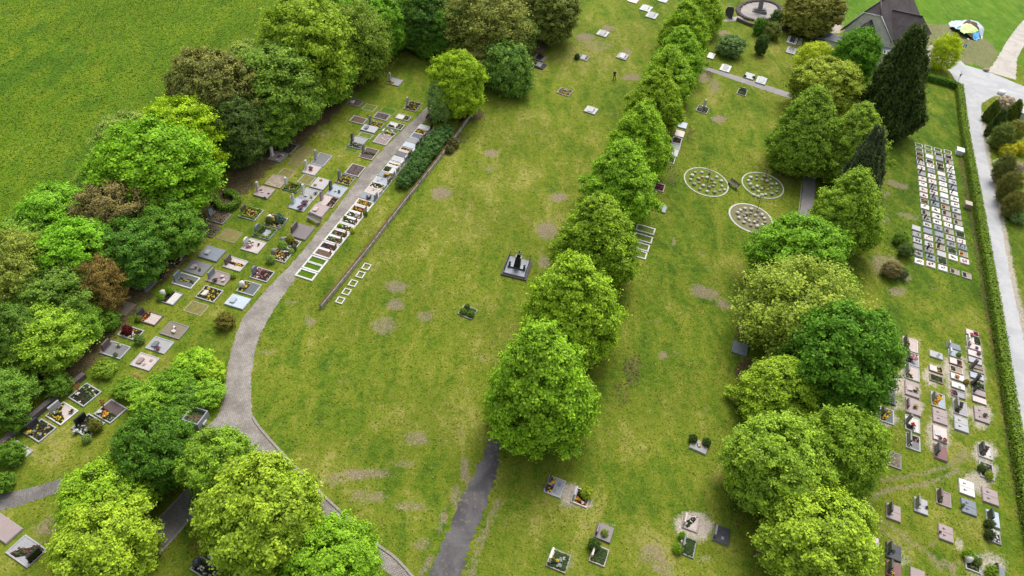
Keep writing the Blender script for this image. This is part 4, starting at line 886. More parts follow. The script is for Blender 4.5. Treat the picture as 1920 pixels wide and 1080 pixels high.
# ---- graves between the tree belt and the paved path
for a in [
 (741, 154, 16, 24, 'gravel:lgrey/corner:dy', 'stele:lgrey', 'alone at the far belt lawn end'),
 (666, 193, 15, 24, 'soil:brown', 'plate:white', 'nearest the brown strip under the far belt trees'),
 (693, 202, 14, 22, 'turf', '', 'next to the far brown soil grave', 'lgrey'),
 (774, 200, 20, 24, 'bed/bed:ydd', 'stele:lgrey', 'with yellow flowers beside the far path end'),
 (672, 226, 14, 27, 'soil:brown', '', 'with grey kerb and no stone, belt side of the far rows', 'lgrey', ),
 (716, 219, 14, 26, 'pebble:brown', '', 'framed pale grey in the middle of the far rows', 'lgrey'),
 (728, 208, 12, 26, 'turf:lush', '', 'above the brown rubble plot in the far rows', 'tan'),
 (756, 221, 11, 25, 'gravel:white/foot:lg', '', 'with sandy planting at its foot by the upper path', 'lgrey'),
 (742, 237, 13, 28, 'gravel:white/corner:dd/foot:lls', '', 'with a dark heart shaped plant near the upper path', 'lgrey'),
 (705, 235, 13, 26, 'bed/bed:yld', 'stele:grey', 'of yellow rosettes in the middle of the far rows'),
 (693, 243, 14, 28, 'slab:lgrey', 'plate:blue', 'with dark bowls below the yellow rosettes'),
 (733, 246, 9, 26, 'turf:lush/stones:6', '', 'dotted with white stones near the upper path', 'tan'),
 (729, 252, 9, 24, 'bed/bed:lyg', 'low:white', 'with narrow yellow green planting near the path', 'lgrey'),
 (718, 262, 22, 26, 'gravel:pink/stones:6', '', 'scattered with pale stones beside the upper path', 'lgrey'),
 (686, 254, 11, 24, 'turf', '', 'below the bowl grave in the far rows', 'lgrey'),
 (671, 268, 26, 25, 'gravel:lgrey/side:gds', 'stele:brown', 'half covered by low green plants'),
 (660, 280, 12, 24, 'turf:lush', '', 'below the half green stele grave', 'tan'),
 (692, 289, 24, 26, 'gravel:brown/strip:dg', 'stele:grey', 'beside the paved path, upper rows', 'sand'),
 (540, 279, 24, 24, 'bed/bed:dgp', 'stele:lgrey', 'of dark plants closest to the belt trees'),
 (521, 295, 22, 25, 'gravel:pink', 'stele:white', 'below the dark planted grave at the belt'),
 (570, 286, 24, 22, 'turf:dry', '', 'between the dark planted grave and a grey stele', 'tan'),
 (603, 300, 27, 25, 'gravel:grey', 'stele:lgrey', 'directly above the white pink wreath grave', 'lgrey'),
 (585, 319, 22, 25, 'gravel:rose', 'stele:white', 'with a dark wreath in its middle', 'lgrey'),
 (556, 304, 20, 22, 'turf:dry', '', 'left of the wreath grave', 'tan'),
 (537, 325, 18, 24, 'turf:dry', '', 'just above the rubble plot with sandstone kerb', 'sand'),
 (575, 337, 20, 24, 'turf:dry', '', 'between the hedge ringed grave and wreath grave', 'lgrey'),
 (666, 320, 24, 27, 'pebble:brown', '', 'without headstone beside the path, middle rows', 'lgrey'),
 (648, 338, 20, 28, 'bed/bed:lyg', 'stele:grey', 'of yellow green plants beside the path'),
 (519, 341, 25, 30, 'pebble:sand', '', 'of pale rubble with sandstone kerb near the belt', 'sand'),
 (496, 362, 24, 28, 'slab:pink', 'stele:rose', 'with orange and white pots near the belt', 'grey'),
 (549, 352, 20, 28, 'bed/ring/bed:odg', 'stele:white', 'inside a green clipped hedge ring', 'grey'),
 (601, 346, 24, 26, 'slab:lgrey', '', 'with two orange flower bowls', 'grey'),
 (581, 365, 24, 28, 'gravel:lgrey', 'stele:white', 'crowded with pots beside the angel grave', 'lgrey'),
 (632, 359, 24, 28, 'gravel:pale', 'stele:dark', 'with white ornaments beside the path', 'lgrey'),
 (563, 384, 26, 30, 'gravel:pale', 'angel:white', 'and two brown heart shaped bowls', 'lgrey'),
 (616, 378, 24, 30, 'gravel:rose/foot:dgk', 'stele:pink', 'with planted foot beside the path', 'pink'),
 (598, 396, 24, 28, 'slab:pink', 'plate:rose', 'right behind the grey bench', 'pink'),
 (471, 401, 27, 32, 'bed/ring/bed:yydp', 'arch:brown', 'of yellow flowers with hedge edging, upper middle row', 'lgrey'),
 (518, 416, 26, 32, 'bed/bed:yywd', 'boulder:white', 'with yellow flowers, blue shrub and white pointed stone', 'grey'),
 (497, 437, 27, 33, 'gravel:lgrey/ring/head:dd', 'arch:blue', 'edged by hedge and filled with slate', 'grey'),
 (476, 462, 28, 33, 'gravel:rose', 'arch:white', 'with red flowers and a dark wreath', 'lgrey'),
 (566, 436, 30, 33, 'slab:taupe', 'up:brown', 'polished, below the grey bench at the path', 'grey'),
 (543, 458, 22, 33, 'bed/bed:glwo', 'boulder:grey', 'of shrubs and white stones below the brown slab', 'lgrey'),
 (526, 480, 24, 33, 'bed/bed:oygdw', 'boulder:grey', 'with orange flowers, lowest of the shrubby path graves', 'lgrey'),
 (411, 408, 26, 32, 'bed:brown/bed:dpl', 'lean:blue', 'below the clipped hedge ring at the belt'),
 (392, 433, 26, 32, 'bed:brown/bed:ddg', '', 'overgrown, second below the clipped hedge ring', 'brown'),
 (431, 442, 27, 34, 'turf:dry', '', 'edged by crumbling soil opposite the overgrown grave', 'tan'),
 (398, 477, 29, 37, 'slab:blue', 'plate:lgrey', 'big and smooth in the lower rows', 'grey'),
 (371, 503, 29, 37, 'gravel:grey', 'plate:lgrey', 'with orange flower below the smooth slab', ''),
 (442, 496, 26, 34, 'gravel:rose/strip:ydd', 'up:brown', 'with a dark planted strip down its middle', 'lgrey'),
 (349, 527, 28, 38, 'gravel:slate/strip:lyd', 'up:blue', 'with yellow strip planting in a white frame', 'white'),
 (412, 522, 27, 36, 'gravel:pink', 'up:blue', 'covered with pots and a small box shrub', 'pink'),
 (393, 552, 30, 36, 'bed/bed:yyddd', 'plate:white', 'of yellow flowers around round white plates', 'lgrey'),
 (268, 533, 28, 36, 'gravel:grey/head:dww', 'lean:blue', 'in the belt row with a flower bowl', 'grey'),
 (300, 507, 24, 36, 'bed/bed:yodd', 'low:slate', 'behind a clipped hedge beside the belt', 'brown'),
 (323, 488, 26, 36, 'bed/bed:wyydl', 'boulder:slate', 'full of white and yellow flowers at the belt', 'brown'),
 (492, 516, 25, 34, 'bed/bed:dk/stones:3', 'arch:blue', 'with big white round stones beside the path bend', 'lgrey'),
 (467, 541, 27, 34, 'gravel:slate/head:yg', 'boulder:white', 'with yellow leaved plant beside the path bend', 'lgrey'),
 (446, 567, 26, 37, 'slab:pale', 'plate:pale', 'lowest at the path bend', 'lgrey'),
 (319, 558, 30, 34, 'bed/half:white', 'boulder:white', 'between two clipped balls, white gravel in front', 'grey'),
 (368, 578, 26, 34, 'turf:dry', '', 'with pale kerb below the yellow flower bed', 'sand'),
 (228, 577, 30, 38, 'gravel:tan', 'lean:brown', 'octagonal, with a single brown pot', ''),
 (281, 597, 26, 38, 'gravel:rose/head:dor', 'up:dark', 'with orange flowers at the headstone', 'brown'),
 (246, 625, 26, 36, 'bed/bed:pwygg', '', 'with dark red shrub and white blossoms', 'lgrey'),
 (328, 620, 32, 38, 'gravel:tan', '', 'with a white dove figure on it', 'grey'),
 (217, 657, 32, 40, 'gravel:grey', 'up:brown', 'with white bowl, lowest belt row', 'lgrey'),
 (300, 648, 30, 38, 'gravel:lgrey/tiles:1', 'plate:blue', 'between the dove and lowest graves', 'lgrey'),
 (272, 679, 32, 38, 'gravel:rose/tiles:2', 'plate:pink', 'lowest of the row above the shrubbery', 'lgrey'),
]: G('L', *a)
for (x, y, ww, ll, wh) in [(640, 172, 16, 30, 'first faint outline toward the belt'), (760, 128, 16, 34, 'second faint outline near the far end')]:
    pass
# ---- timber edged graves at the lower belt
for a in [
 (160, 741, 45, 34, 'soil/far:lld/bed:dddddw', 'cross', 'below the upper end of the timber wall', 'lgrey'),
 (117, 776, 44, 34, 'gravel:rose/wave:yddd', 'up:lgrey', 'with a dark wave of yellow flowers', 'white'),
 (76, 808, 44, 34, 'bed/bed:ydddd/tiles:3', 'up:dark', 'dotted with yellow flowers and grey plates', 'lgrey'),
 (31, 851, 46, 36, 'soil/half:white/head:wy', 'cross', 'half white, nearest the photo corner', 'lgrey'),
 (208, 772, 44, 36, 'gravel:brown/side:dls', 'cross', 'with white vase, beside the shrubbery', 'lgrey'),
 (166, 799, 44, 36, 'bed/side:swdd/far:lg', 'up:black', 'with white flowers and a round green cushion', 'lgrey')]: G('E', *a)
G('E', 4, 990, 44, 60, 'slab:pink', '', 'cut off by the photo edge below the left path', 'lgrey')
HEAD['EB'] = -HEAD['E']
G('EB', 50, 1034, 52, 50, 'gravel:lgrey/diag:pgd', 'up:black', 'below the straw patch', 'lgrey')
G('E', 414, 1044, 30, 36, 'slab:pale', 'up:pale', 'half hidden under the largest yellow green tree', 'lgrey')
G('E', 386, 1068, 34, 46, 'bed/bed:dgws', 'boulder:dark', 'with black urns beside the pale blue slab', 'grey')
# ---- the white framed strip of plots
strip = [(576, 516, 'turf:lush', '', 'newest end'), (586, 501, 'turf:lush', '', ''), (596, 490, 'turf:lush', '', ''), (607, 476, 'soil:brown', 'cross', ''), (617, 464, 'soil/bed:ppdv', 'cross', ''), (627, 451, 'soil/bed:llgs', 'cross', ''), (637, 440, 'soil/bed:llgdk', 'cross', ''), (647, 428, 'soil/bed:dwdl', '', ''),
         (656, 416, 'soil/bed:ddw', 'cross', ''), (665, 405, 'soil/bed:swwd', 'cross', ''), (674, 394, 'soil/bed:vyog', 'cross', ''), (683, 382, 'soil/bed:yygo', '', ''), (691, 371, 'slab:blue', 'up:blue', ''), (701, 360, 'gravel:rose/tiles:1', 'low:lgrey', ''), (708, 350, 'soil/bed:ydw', 'low:lgrey', ''), (716, 340, 'gravel:pale/tiles:2', 'up:grey', ''),
         (724, 330, 'slab:blue/head:yp', 'up:lgrey', ''), (733, 320, 'gravel:white/foot:dg', 'up:lgrey', ''), (741, 310, 'gravel:white/strip:yd', 'up:white', ''), (749, 301, 'slab:lgrey', 'up:lgrey', ''), (756, 292, 'slab:dark', 'up:dark', ''), (764, 284, 'gravel:rose/side:oyr', 'low:white', ''), (771, 275, 'slab:pale', 'up:black', ''),
         (777, 266, 'slab:grey', 'up:dark', ''), (784, 257, 'gravel:blue/head:rw', 'up:blue', ''), (792, 249, 'bed/bed:yyy', 'up:lgrey', ''), (800, 242, 'slab:white', 'up:black', '')]
o_ = ["first", "second", "third", "fourth", "fifth", "sixth", "seventh", "eighth", "ninth", "tenth", "eleventh", "twelfth", "thirteenth", "fourteenth", "fifteenth", "sixteenth", "seventeenth", "eighteenth", "nineteenth", "twentieth", "twenty-first", "twenty-second", "twenty-third", "twenty-fourth", "twenty-fifth", "twenty-sixth", "twenty-seventh"]
SD = ['grassed plot', 'grassed plot', 'grassed plot', 'bare brown soil plot with wooden cross', 'purple heather plot with wooden cross', 'pale green planted plot with wooden cross', 'green plot with pink flower and cross', 'dark plot with yellow green bushes', 'dark soil plot with white stone', 'white flower plot with wooden cross', 'violet and yellow flower plot', 'yellow and green flower plot',
      'blue grey slab with grey headstone', 'pale pink gravel plot', 'dark bed with yellow flowers', 'pale gravel plot with name plates', 'dark slab with flower bowl', 'white gravel plot with dark planting', 'white plot with diagonal yellow planting', 'pale grey slab with broad headstone', 'dark slab with dark headstone', 'pale plot with orange flowers', 'pale slab with black headstone', 'grey slab with dark headstone', 'blue grey plot with red flowers', 'bright yellow flower plot', 'white slab with black headstone']
for i, (x, y, sp, h, _) in enumerate(strip):
    q0 = strip[max(i - 1, 0)]; q1 = strip[min(i + 1, len(strip) - 1)]
    a, b_ = P(q0[0], q0[1]), P(q1[0], q1[1]); sp_m = (b_ - a).length / (1 if i in (0, len(strip) - 1) else 2)
    lp = np.interp(y, [240, 360, 516], [27, 31.5, 35])
    lc = uS; cpt = P(571, 520) + uS * ((P(x, y) - P(571, 520)).dot(uS))
    pp = proj(cpt)
    grave('S', pp.x, pp.y, 1, lp, sp, h, ', ' + o_[i] + ' in the white strip from its grassed end', 'white', 'grave', 'plots of the white framed strip', SD[i], wm=sp_m * .985, kw=.22 if i < 12 else .12)
# five empty white frames on the lawn
for i, (x, y) in enumerate([(638, 564), (650, 548), (662, 532), (676, 516), (687, 501)]):
    grave('L', x, y, 13, 14, 'empty', '', ', ' + ['lowest', 'second up', 'third up', 'fourth up', 'topmost'][i] + ' of the five below the terrace wall', 'white', 'grave_plot', 'white square frames on the lawn', 'empty white square frame on grass', kw=.13)
# ---- small urn graves by the lane
K = (1440, 270)
cols = [[(1108, 637), (1112, 685), (1117, 732), (1120, 778), (1123, 830), (1130, 888)],
 [(1128, 13), (1132, 48), (1135, 83), (1138, 118), (1141, 150), (1146, 185), (1150, 228), (1155, 268), (1158, 308), (1162, 350), (1165, 392), (1170, 435), (1173, 478), (1180, 522), (1185, 568), (1190, 612), (1195, 660), (1200, 710), (1203, 758), (1207, 805), (1215, 858), (1217, 910)],
 [(1200, 30), (1202, 65), (1207, 100), (1210, 136), (1215, 172), (1220, 208), (1224, 248), (1230, 290), (1235, 333), (1240, 372), (1244, 412), (1250, 458), (1255, 502), (1260, 548), (1266, 592), (1272, 636), (1280, 685), (1285, 732), (1290, 780), (1297, 832), (1303, 885), (1307, 937)],
 [(1270, 48), (1277, 83), (1282, 117), (1287, 160), (1292, 192), (1297, 230), (1303, 268), (1308, 308), (1313, 350), (1318, 393), (1322, 436), (1328, 480), (1335, 525), (1340, 572), (1348, 616), (1355, 660), (1363, 712), (1370, 760), (1376, 808), (1384, 858), (1397, 962)],
 [(1345, 65), (1350, 102), (1357, 140), (1362, 178), (1368, 213), (1373, 252), (1379, 292), (1384, 335), (1389, 376), (1396, 420), (1400, 463), (1409, 507), (1414, 550), (1422, 595), (1430, 640), (1438, 685), (1446, 737), (1455, 782), (1463, 830), (1470, 885), (1487, 990)]]
codes = ["g k g k b w", "e e d dy g! p k! p w p p dy w t k! g b p g k! b! p", "e e w d w b w p k! p! b! b! w w w b b k! y! g n w", "e d b d n! p g w w w g y t p w t g k n w t", "e d t w w! g! g b! w! w w g t t w n p b! y p t"]
UD = {'e': ('empty', 'empty white frame'), 'w': ('slab:white', 'white slab urn grave'), 'g': ('slab:lgrey', 'pale grey urn grave'), 'k': ('slab:grey', 'grey urn grave'), 'd': ('soil/bed:pdo', 'dark planted urn grave'), 'dy': ('soil/bed:yyd', 'dark urn grave with yellow flowers'), 'p': ('slab:rose', 'pale pink urn grave'), 'b': ('slab:blue', 'blue grey urn grave'),
      't': ('gravel:sand/bed:ltp', 'planted sandy urn grave'), 'y': ('gravel:sand/head:yo', 'yellow flowered urn grave'), 'n': ('cover', 'green planted urn grave')}
UD['t'] = ('gravel:sand/head:lp', 'planted sandy urn grave')
cn = ['short lawn side column', 'fourth column from the lane', 'third column from the lane', 'second column from the lane', 'column nearest the lane']
for ci, (cl, cd) in enumerate(zip(cols, codes)):
    cd = cd.split(); pts = [(K[0] + a / 4, K[1] + b_ / 4) for a, b_ in cl]
    for i, (x, y) in enumerate(pts):
        a, b_ = P(*pts[max(i - 1, 0)]), P(*pts[min(i + 1, len(pts) - 1)]); sp = (b_ - a).length / (1 if i in (0, len(pts) - 1) else 2)
        if ci == 3 and i == 20: sp = 1.5
        c = cd[i].rstrip('!'); st = '!' in cd[i]
        wm = min(sp * .76, 1.25)
        d_ = UD[c][1] + (' with stele' if st else '')
        r_ = grave('K', x, y, 1, 1, UD[c][0], ('mini:' + ('black' if c in 'gkw' else 'dark')) if st else '', ', ' + o_[i] + ' from the far end, ' + cn[ci], 'white' if c in ('e', 'd', 'w', 'p') else 'lgrey', 'urn_grave', 'urn graves beside the lane', d_, wm=wm, lm=1.22, kw=.11)
        if c in 'wgkpb' and c != 'e' and RN.random() < .8:
            root, R, w_, l_, top = r_
            bb = MB(); q = RN.random(); cs = RN.choice(['dg', 'yd', 'wd', 'kd', 'od', 'dd', 'dp'])
            rosettes(bb, -.25, .25, -.3, .3, top, RN.randint(4, 9), [0, 1], .10); bb.build("flowers", [blm(cs[0]), blm(cs[-1])], root)
            if RN.random() < .5:
                bb = MB(); xx, yy = RN.uniform(-.3, .1), RN.uniform(-.2, .2); bb.box(xx, xx + .3, yy, yy + .2, top + .001, top + .06, 0, Matrix.Rotation(RN.uniform(-.4, .4), 4, 'Z'), .01); bb.build("name_plate", stone(RN.choice(['dark', 'grey', 'black'])), root)
# ---- graves below the urn field
for a in [
 (1706, 647, 24, 30, 'gravel:rose/head:yd', 'up:dark', ', topmost beside the dense green maple', 'rose'),
 (1709, 674, 24, 28, 'gravel:lgrey/head:dgw/far:wk', 'up:dark', 'with pink flowers, second down beside the maple', 'lgrey'),
 (1709, 700, 26, 30, 'gravel:rose/corner:ddy', 'up:grey', 'with dark wreath, third down beside the maple', 'lgrey'),
 (1709, 731, 27, 28, 'slab:pink', 'plate:pink', 'and bouquet, fourth beside the maple', 'pink'),
 (1711, 764, 28, 30, 'slab:pink', 'low:taupe', 'with two name plates, fifth down', 'pink'),
 (1710, 796, 28, 30, 'gravel:white/corner:pd/tiles:1', 'stele:grey', 'with red flowers, sixth down', 'lgrey'),
 (1711, 830, 28, 29, 'gravel:grey/head:wl/far:ddk', 'up:grey', 'with round white mat, beside the rubble grave', 'lgrey'),
 (1675, 863, 28, 30, 'pebble:tan', 'low:grey', 'in old kerb beside the lime', 'grey'),
 (1646, 866, 22, 14, 'pebble:lgrey', '', 'half hidden under the yellow green lime', ''),
 (1754, 667, 12, 26, 'slab:lgrey/tiles:2', '', 'narrow and alone on the grass', 'lgrey'),
 (1754, 694, 11, 27, 'slab:rose/foot:yd', '', 'narrow with yellow flowers, above the green planted one', 'brown'),
 (1755, 711, 13, 27, 'bed/bed:gg', '', 'narrow, all green on tan gravel', 'tan'),
 (1758, 751, 27, 28, 'gravel:pale/diag:yyo', 'arch:grey', 'with a broad yellow flower diagonal', 'lgrey'),
 (1761, 782, 27, 29, 'slab:pink/orn', '', 'plain and double above the pink cross slab', 'pink'),
 (1761, 815, 27, 28, 'slab:rose', 'plate:lgrey', 'and bowls above the dark red slab', 'pink'),
 (1762, 850, 27, 27, 'slab:red', 'up:dark', 'on pale gravel', 'pink'),
 (1787, 651, 11, 27, 'slab:blue', 'low:lgrey', 'narrow, topmost of the third column', 'lgrey'),
 (1790, 664, 12, 27, 'gravel:pale', 'low:white', 'narrow with a round green bush', ''),
 (1791, 680, 11, 26, 'slab:rose/foot:pdo', '', 'narrow with dark flowers, third column', 'brown'),
 (1792, 694, 11, 26, 'gravel:sand/head:gpl', '', 'narrow with green planting, third column', 'rose'),
 (1794, 709, 11, 27, 'slab:white', '', 'narrow with an orange bowl', 'grey'),
 (1795, 725, 11, 27, 'slab:white/tiles:1', '', 'narrow and bright, below the orange bowl slab', 'grey'),
 (1796, 740, 12, 28, 'gravel:lgrey/head:pp', '', 'narrow, lowest of the narrow third column', 'grey'),
 (1799, 765, 27, 28, 'gravel:lgrey/diag:dpk', 'up:grey', 'with dark vases on tan gravel', 'lgrey'),
 (1801, 797, 26, 28, 'slab:lgrey/orn', '', 'double with small dark crosses, third column', 'lgrey'),
 (1822, 626, 10, 26, 'slab:rose/foot:kr', '', 'narrow, topmost in the column by the hedge', 'grey'),
 (1824, 639, 12, 27, 'gravel:white/foot:dg', 'low:white', 'narrow with a green strip by the hedge', ''),
 (1825, 652, 11, 27, 'slab:rose', 'low:pink', 'narrow with violet bowl, hedge column', 'lgrey'),
 (1826, 665, 11, 27, 'slab:rose', '', 'narrow with brown flowers near its foot, hedge column', 'grey'),
 (1827, 678, 11, 27, 'slab:lgrey', '', 'narrow and completely plain, hedge column', 'grey'),
 (1831, 693, 11, 27, 'gravel:sand/strip:g', 'stele:brown', 'narrow, hedge column', 'pink'),
 (1830, 707, 11, 27, 'slab:pale', '', 'narrow with a dark bouquet, hedge column', 'grey'),
 (1833, 724, 12, 27, 'bed/bed:gdg', 'stele:black', 'overgrown green, hedge column', 'grey'),
 (1834, 738, 11, 27, 'slab:pink', 'arch:dark', 'narrow, below the overgrown green grave', 'pink'),
 (1835, 752, 11, 28, 'slab:rose', '', 'narrow, lowest narrow slab of the hedge column', 'grey'),
 (1839, 779, 27, 29, 'slab:pink/orn', '', 'double with a dark bouquet by the hedge', 'grey'),
 (1669, 747, 24, 18, 'slab:dark', '', 'touching the dense green maple', 'dark'),
 (1662, 780, 27, 28, 'gravel:slate/diag:yyd', 'arch:dark', 'under the edge of the maple', 'lgrey'),
 (1671, 724, 16, 14, 'slab:grey', '', 'mostly hidden behind the maple crown', 'grey'),
 (1846, 847, 26, 28, 'gravel:white/diag:ppd', 'up:dark', 'with brown curved planting by the hedge', 'lgrey'),
 (1849, 883, 30, 28, 'bed/bed:dgpl', 'boulder:brown', 'of low shrubs by the hedge', 'lgrey'),
 (1811, 916, 28, 31, 'slab:white/orn', '', 'double and almost white near the tyre tracks', 'lgrey'),
 (1855, 932, 28, 32, 'slab:pink/orn', '', 'double, at the hedge side of the white double slab', 'pink'),
 (1815, 952, 27, 30, 'slab:blue/orn', '', 'double, directly below the white double slab', 'blue'),
 (1768, 935, 28, 30, 'gravel:pink/head:dl', 'up:brown', 'right of the two headstone double slabs', 'pink'),
 (1725, 950, 28, 28, 'slab:lgrey/orn', 'up:grey', 'double, between two other headstone slabs', 'grey'),
 (1674, 962, 29, 29, 'slab:pink/orn', 'up:dark', 'double, closest to the tyre track bend', 'pink'),
 (1860, 974, 30, 26, 'slab:pale', 'up:dark', 'above the dark bushes by the hedge', 'lgrey'),
 (1863, 1006, 26, 26, 'gravel:lgrey/foot:ww', 'boulder:lgrey', 'with white triangle below the dark bushes', 'grey'),
 (1772, 1001, 29, 30, 'slab:pink/orn', '', 'double, alone in the lower middle', 'pink'),
 (1674, 1036, 29, 31, 'slab:dark/orn', 'up:dark', 'double, above the dark red grave', 'dark'),
 (1640, 1022, 26, 14, 'slab:rose', '', 'half under the lowest yellow green lime', 'pink'),
 (1674, 1070, 28, 31, 'slab:red/corner:py', 'up:dark', 'with a round planted corner', 'red'),
 (1822, 1055, 34, 30, 'bed/bed:glld', 'boulder:white', 'of round shrubs near the bottom', 'lgrey'),
 (1719, 1082, 28, 30, 'slab:pink', '', 'cut off by the bottom of the photo', 'pink'),
 (1869, 1076, 28, 30, 'slab:blue', 'up:black', 'behind a ball bush at the bottom edge', 'grey')]: G('J', *a)
# ---- graves scattered over the lawns
for a in [
 ('G', 1040, 913, 34, 34, 'gravel:lgrey/head:ggyyv/tiles:2', 'up:dark', 'with violet flowers on the lower lawn', 'lgrey'),
 ('G', 1089, 933, 30, 33, 'bed/side:oyo/far:d', 'up:lgrey', 'with orange bed and light green clipped block', 'rose'),
 ('U', 1310, 838, 34, 20, 'slab:grey', '', 'with yellow pot between two dark balls', 'lgrey'),
 ('G', 1132, 1000, 30, 33, 'slab:taupe', 'low:taupe', 'with one green plant in the middle', 'taupe'),
 ('G', 1123, 1042, 34, 32, 'cover', 'low:rose', 'clipped green carpet grave with low pink stone', 'pink'),
 ('G', 1047, 1052, 36, 40, 'cover/tiles:2', 'up:white', 'square green carpet grave with white headstone', 'tan'),
 ('G', 1295, 980, 30, 31, 'gravel:rose/diag:dwd', 'low:rose', 'in an oval gravel ring', 'pink'),
 ('G', 1289, 1026, 34, 30, 'cover', 'up:slate', 'dark green carpet grave between two light green balls', 'grey'),
 ('G', 1352, 1004, 31, 33, 'slab:dark/tiles:1', 'low:grey', 'leaning dark slab beside the oval gravel ring', 'grey'),
 ('G', 1426, 1042, 18, 20, 'slab:brown', '', 'peeking out under the lower limes', 'brown'),
 ('G', 1387, 655, 22, 30, 'slab:blue', '', 'half under the sparse olive tree', 'blue'),
 ('Q', 1241, 393, 13, 16, 'slab:blue', '', 'alone at the foot of the avenue limes', 'grey'),
 ('U', 877, 586, 28, 22, 'cover', '', 'green hedged grave plot alone in the middle of the lawn', 'grey'),
 ('T', 1059, 173, 24, 14, 'bed:brown/bed:dy', 'plate:grey', 'framed in grey, left of the standing person', 'grey'),
 ('T', 1108, 208, 22, 13, 'slab:lgrey', 'desk:dark', 'on the lawn below the standing person', 'grey'),
 ('T', 1012, 110, 22, 12, 'slab:tan', 'desk:black', 'upper of two beside the big rounded bush', 'grey'),
 ('T', 1011, 124, 22, 12, 'slab:dark', 'desk:dark', 'lower of two beside the rounded bush', 'dark'),
 ('T', 1094, 109, 18, 11, 'pebble:tan', 'desk:grey', 'beside a small round bush on the far lawn', 'grey'),
 ('T', 1167, 107, 20, 12, 'slab:grey', 'desk:dark', 'between the standing person and the avenue', 'grey'),
 ('T', 1130, 64, 20, 12, 'slab:lgrey', 'desk:grey', 'beside a soil patch on the far lawn', 'grey'),
 ('T', 1211, 17, 20, 12, 'slab:pale', 'desk:black', 'near the far avenue end, upper', 'grey'),
 ('T', 1222, 30, 20, 12, 'slab:lgrey', 'desk:grey', 'near the far avenue end, lower', 'tan'),
 ('T', 1187, 2, 18, 10, 'slab:rose', '', 'cut by the top edge of the photo', 'lgrey'),
 ('T', 1243, 2, 16, 8, 'slab:lgrey', '', 'at the top edge next to the avenue', 'lgrey'),
 ('T', 1333, 106, 13, 11, 'slab:white', '', 'first beside the cross path at the avenue', 'grey'),
 ('T', 1360, 129, 19, 13, 'slab:white', 'desk:grey', 'bright, second along the cross path', 'lgrey'),
 ('T', 1405, 144, 18, 11, 'slab:lgrey', '', 'third along the cross path, between two tiny balls', 'grey'),
 ('T', 1427, 152, 19, 13, 'slab:pale', 'desk:black', 'fourth along the cross path', 'grey'),
 ('T', 1391, 174, 18, 11, 'bed/bed:gg', 'low:grey', 'small green grave below the cross path', 'grey'),
 ('T', 1317, 206, 22, 13, 'bed/bed:gds', 'stele:white', 'greenish grave on dark pavers beside the avenue', 'grey'),
 ('T', 1485, 77, 19, 13, 'slab:white', 'desk:dark', 'upper of two near the chapel annex', 'lgrey'),
 ('T', 1483, 96, 18, 12, 'slab:lgrey', 'desk:black', 'lower of two near the chapel annex', 'grey'),
 ('T', 1499, 82, 8, 8, 'slab:sand', 'low:grey', 'small weathered plot beside the annex graves, upper', 'sand'),
 ('T', 1500, 100, 8, 8, 'slab:sand', 'low:lgrey', 'small weathered plot beside the annex graves, lower', 'sand')]: 
    G(*a, **(dict(desc='') if a[5].startswith('cover') else {}))
for o in list(COL.objects):
    if o.get('label', '').startswith(' '): o['label'] = o['label'].strip()
# kerbed strip of graves along the avenue, half under the limes
for i, (x, y, sp, hs_, wh) in enumerate([(1281, 236, 'slab:pale', '', 'topmost'), (1276, 252, 'slab:rose', '', 'second'), (1271, 264, 'soil/bed:dpd', '', 'third'), (1268, 276, 'gravel:lgrey', '', 'fourth'), (1264, 288, 'slab:lgrey', '', 'fifth'), (1258, 300, 'soil/bed:dg', '', 'sixth'), (1238, 352, 'soil/bed:rdp', '', 'lowest')]):
    grave('Q', x - 2, y, 1, 1, sp, hs_, ', ' + wh + ' in the kerbed strip under the avenue limes', 'lgrey', 'grave', 'kerbed strip graves under the avenue', {'slab': 'smooth slab grave', 'soil': 'dark soil grave', 'grav': 'grey gravel grave'}[sp[:4]], wm=1.9, lm=1.5)
for i, (x, y) in enumerate([(1210, 431), (1205, 447), (1199, 462), (1194, 476)]):
    grave('Q', x, y, 1, 1, 'turf', '', ', ' + ['topmost', 'second', 'third', 'lowest'][i] + ' of the row under the fourth lime', 'white', 'grave_plot', 'white frames under the avenue limes', 'grassed white frame plot', wm=1.45, lm=2.6, kw=.2)
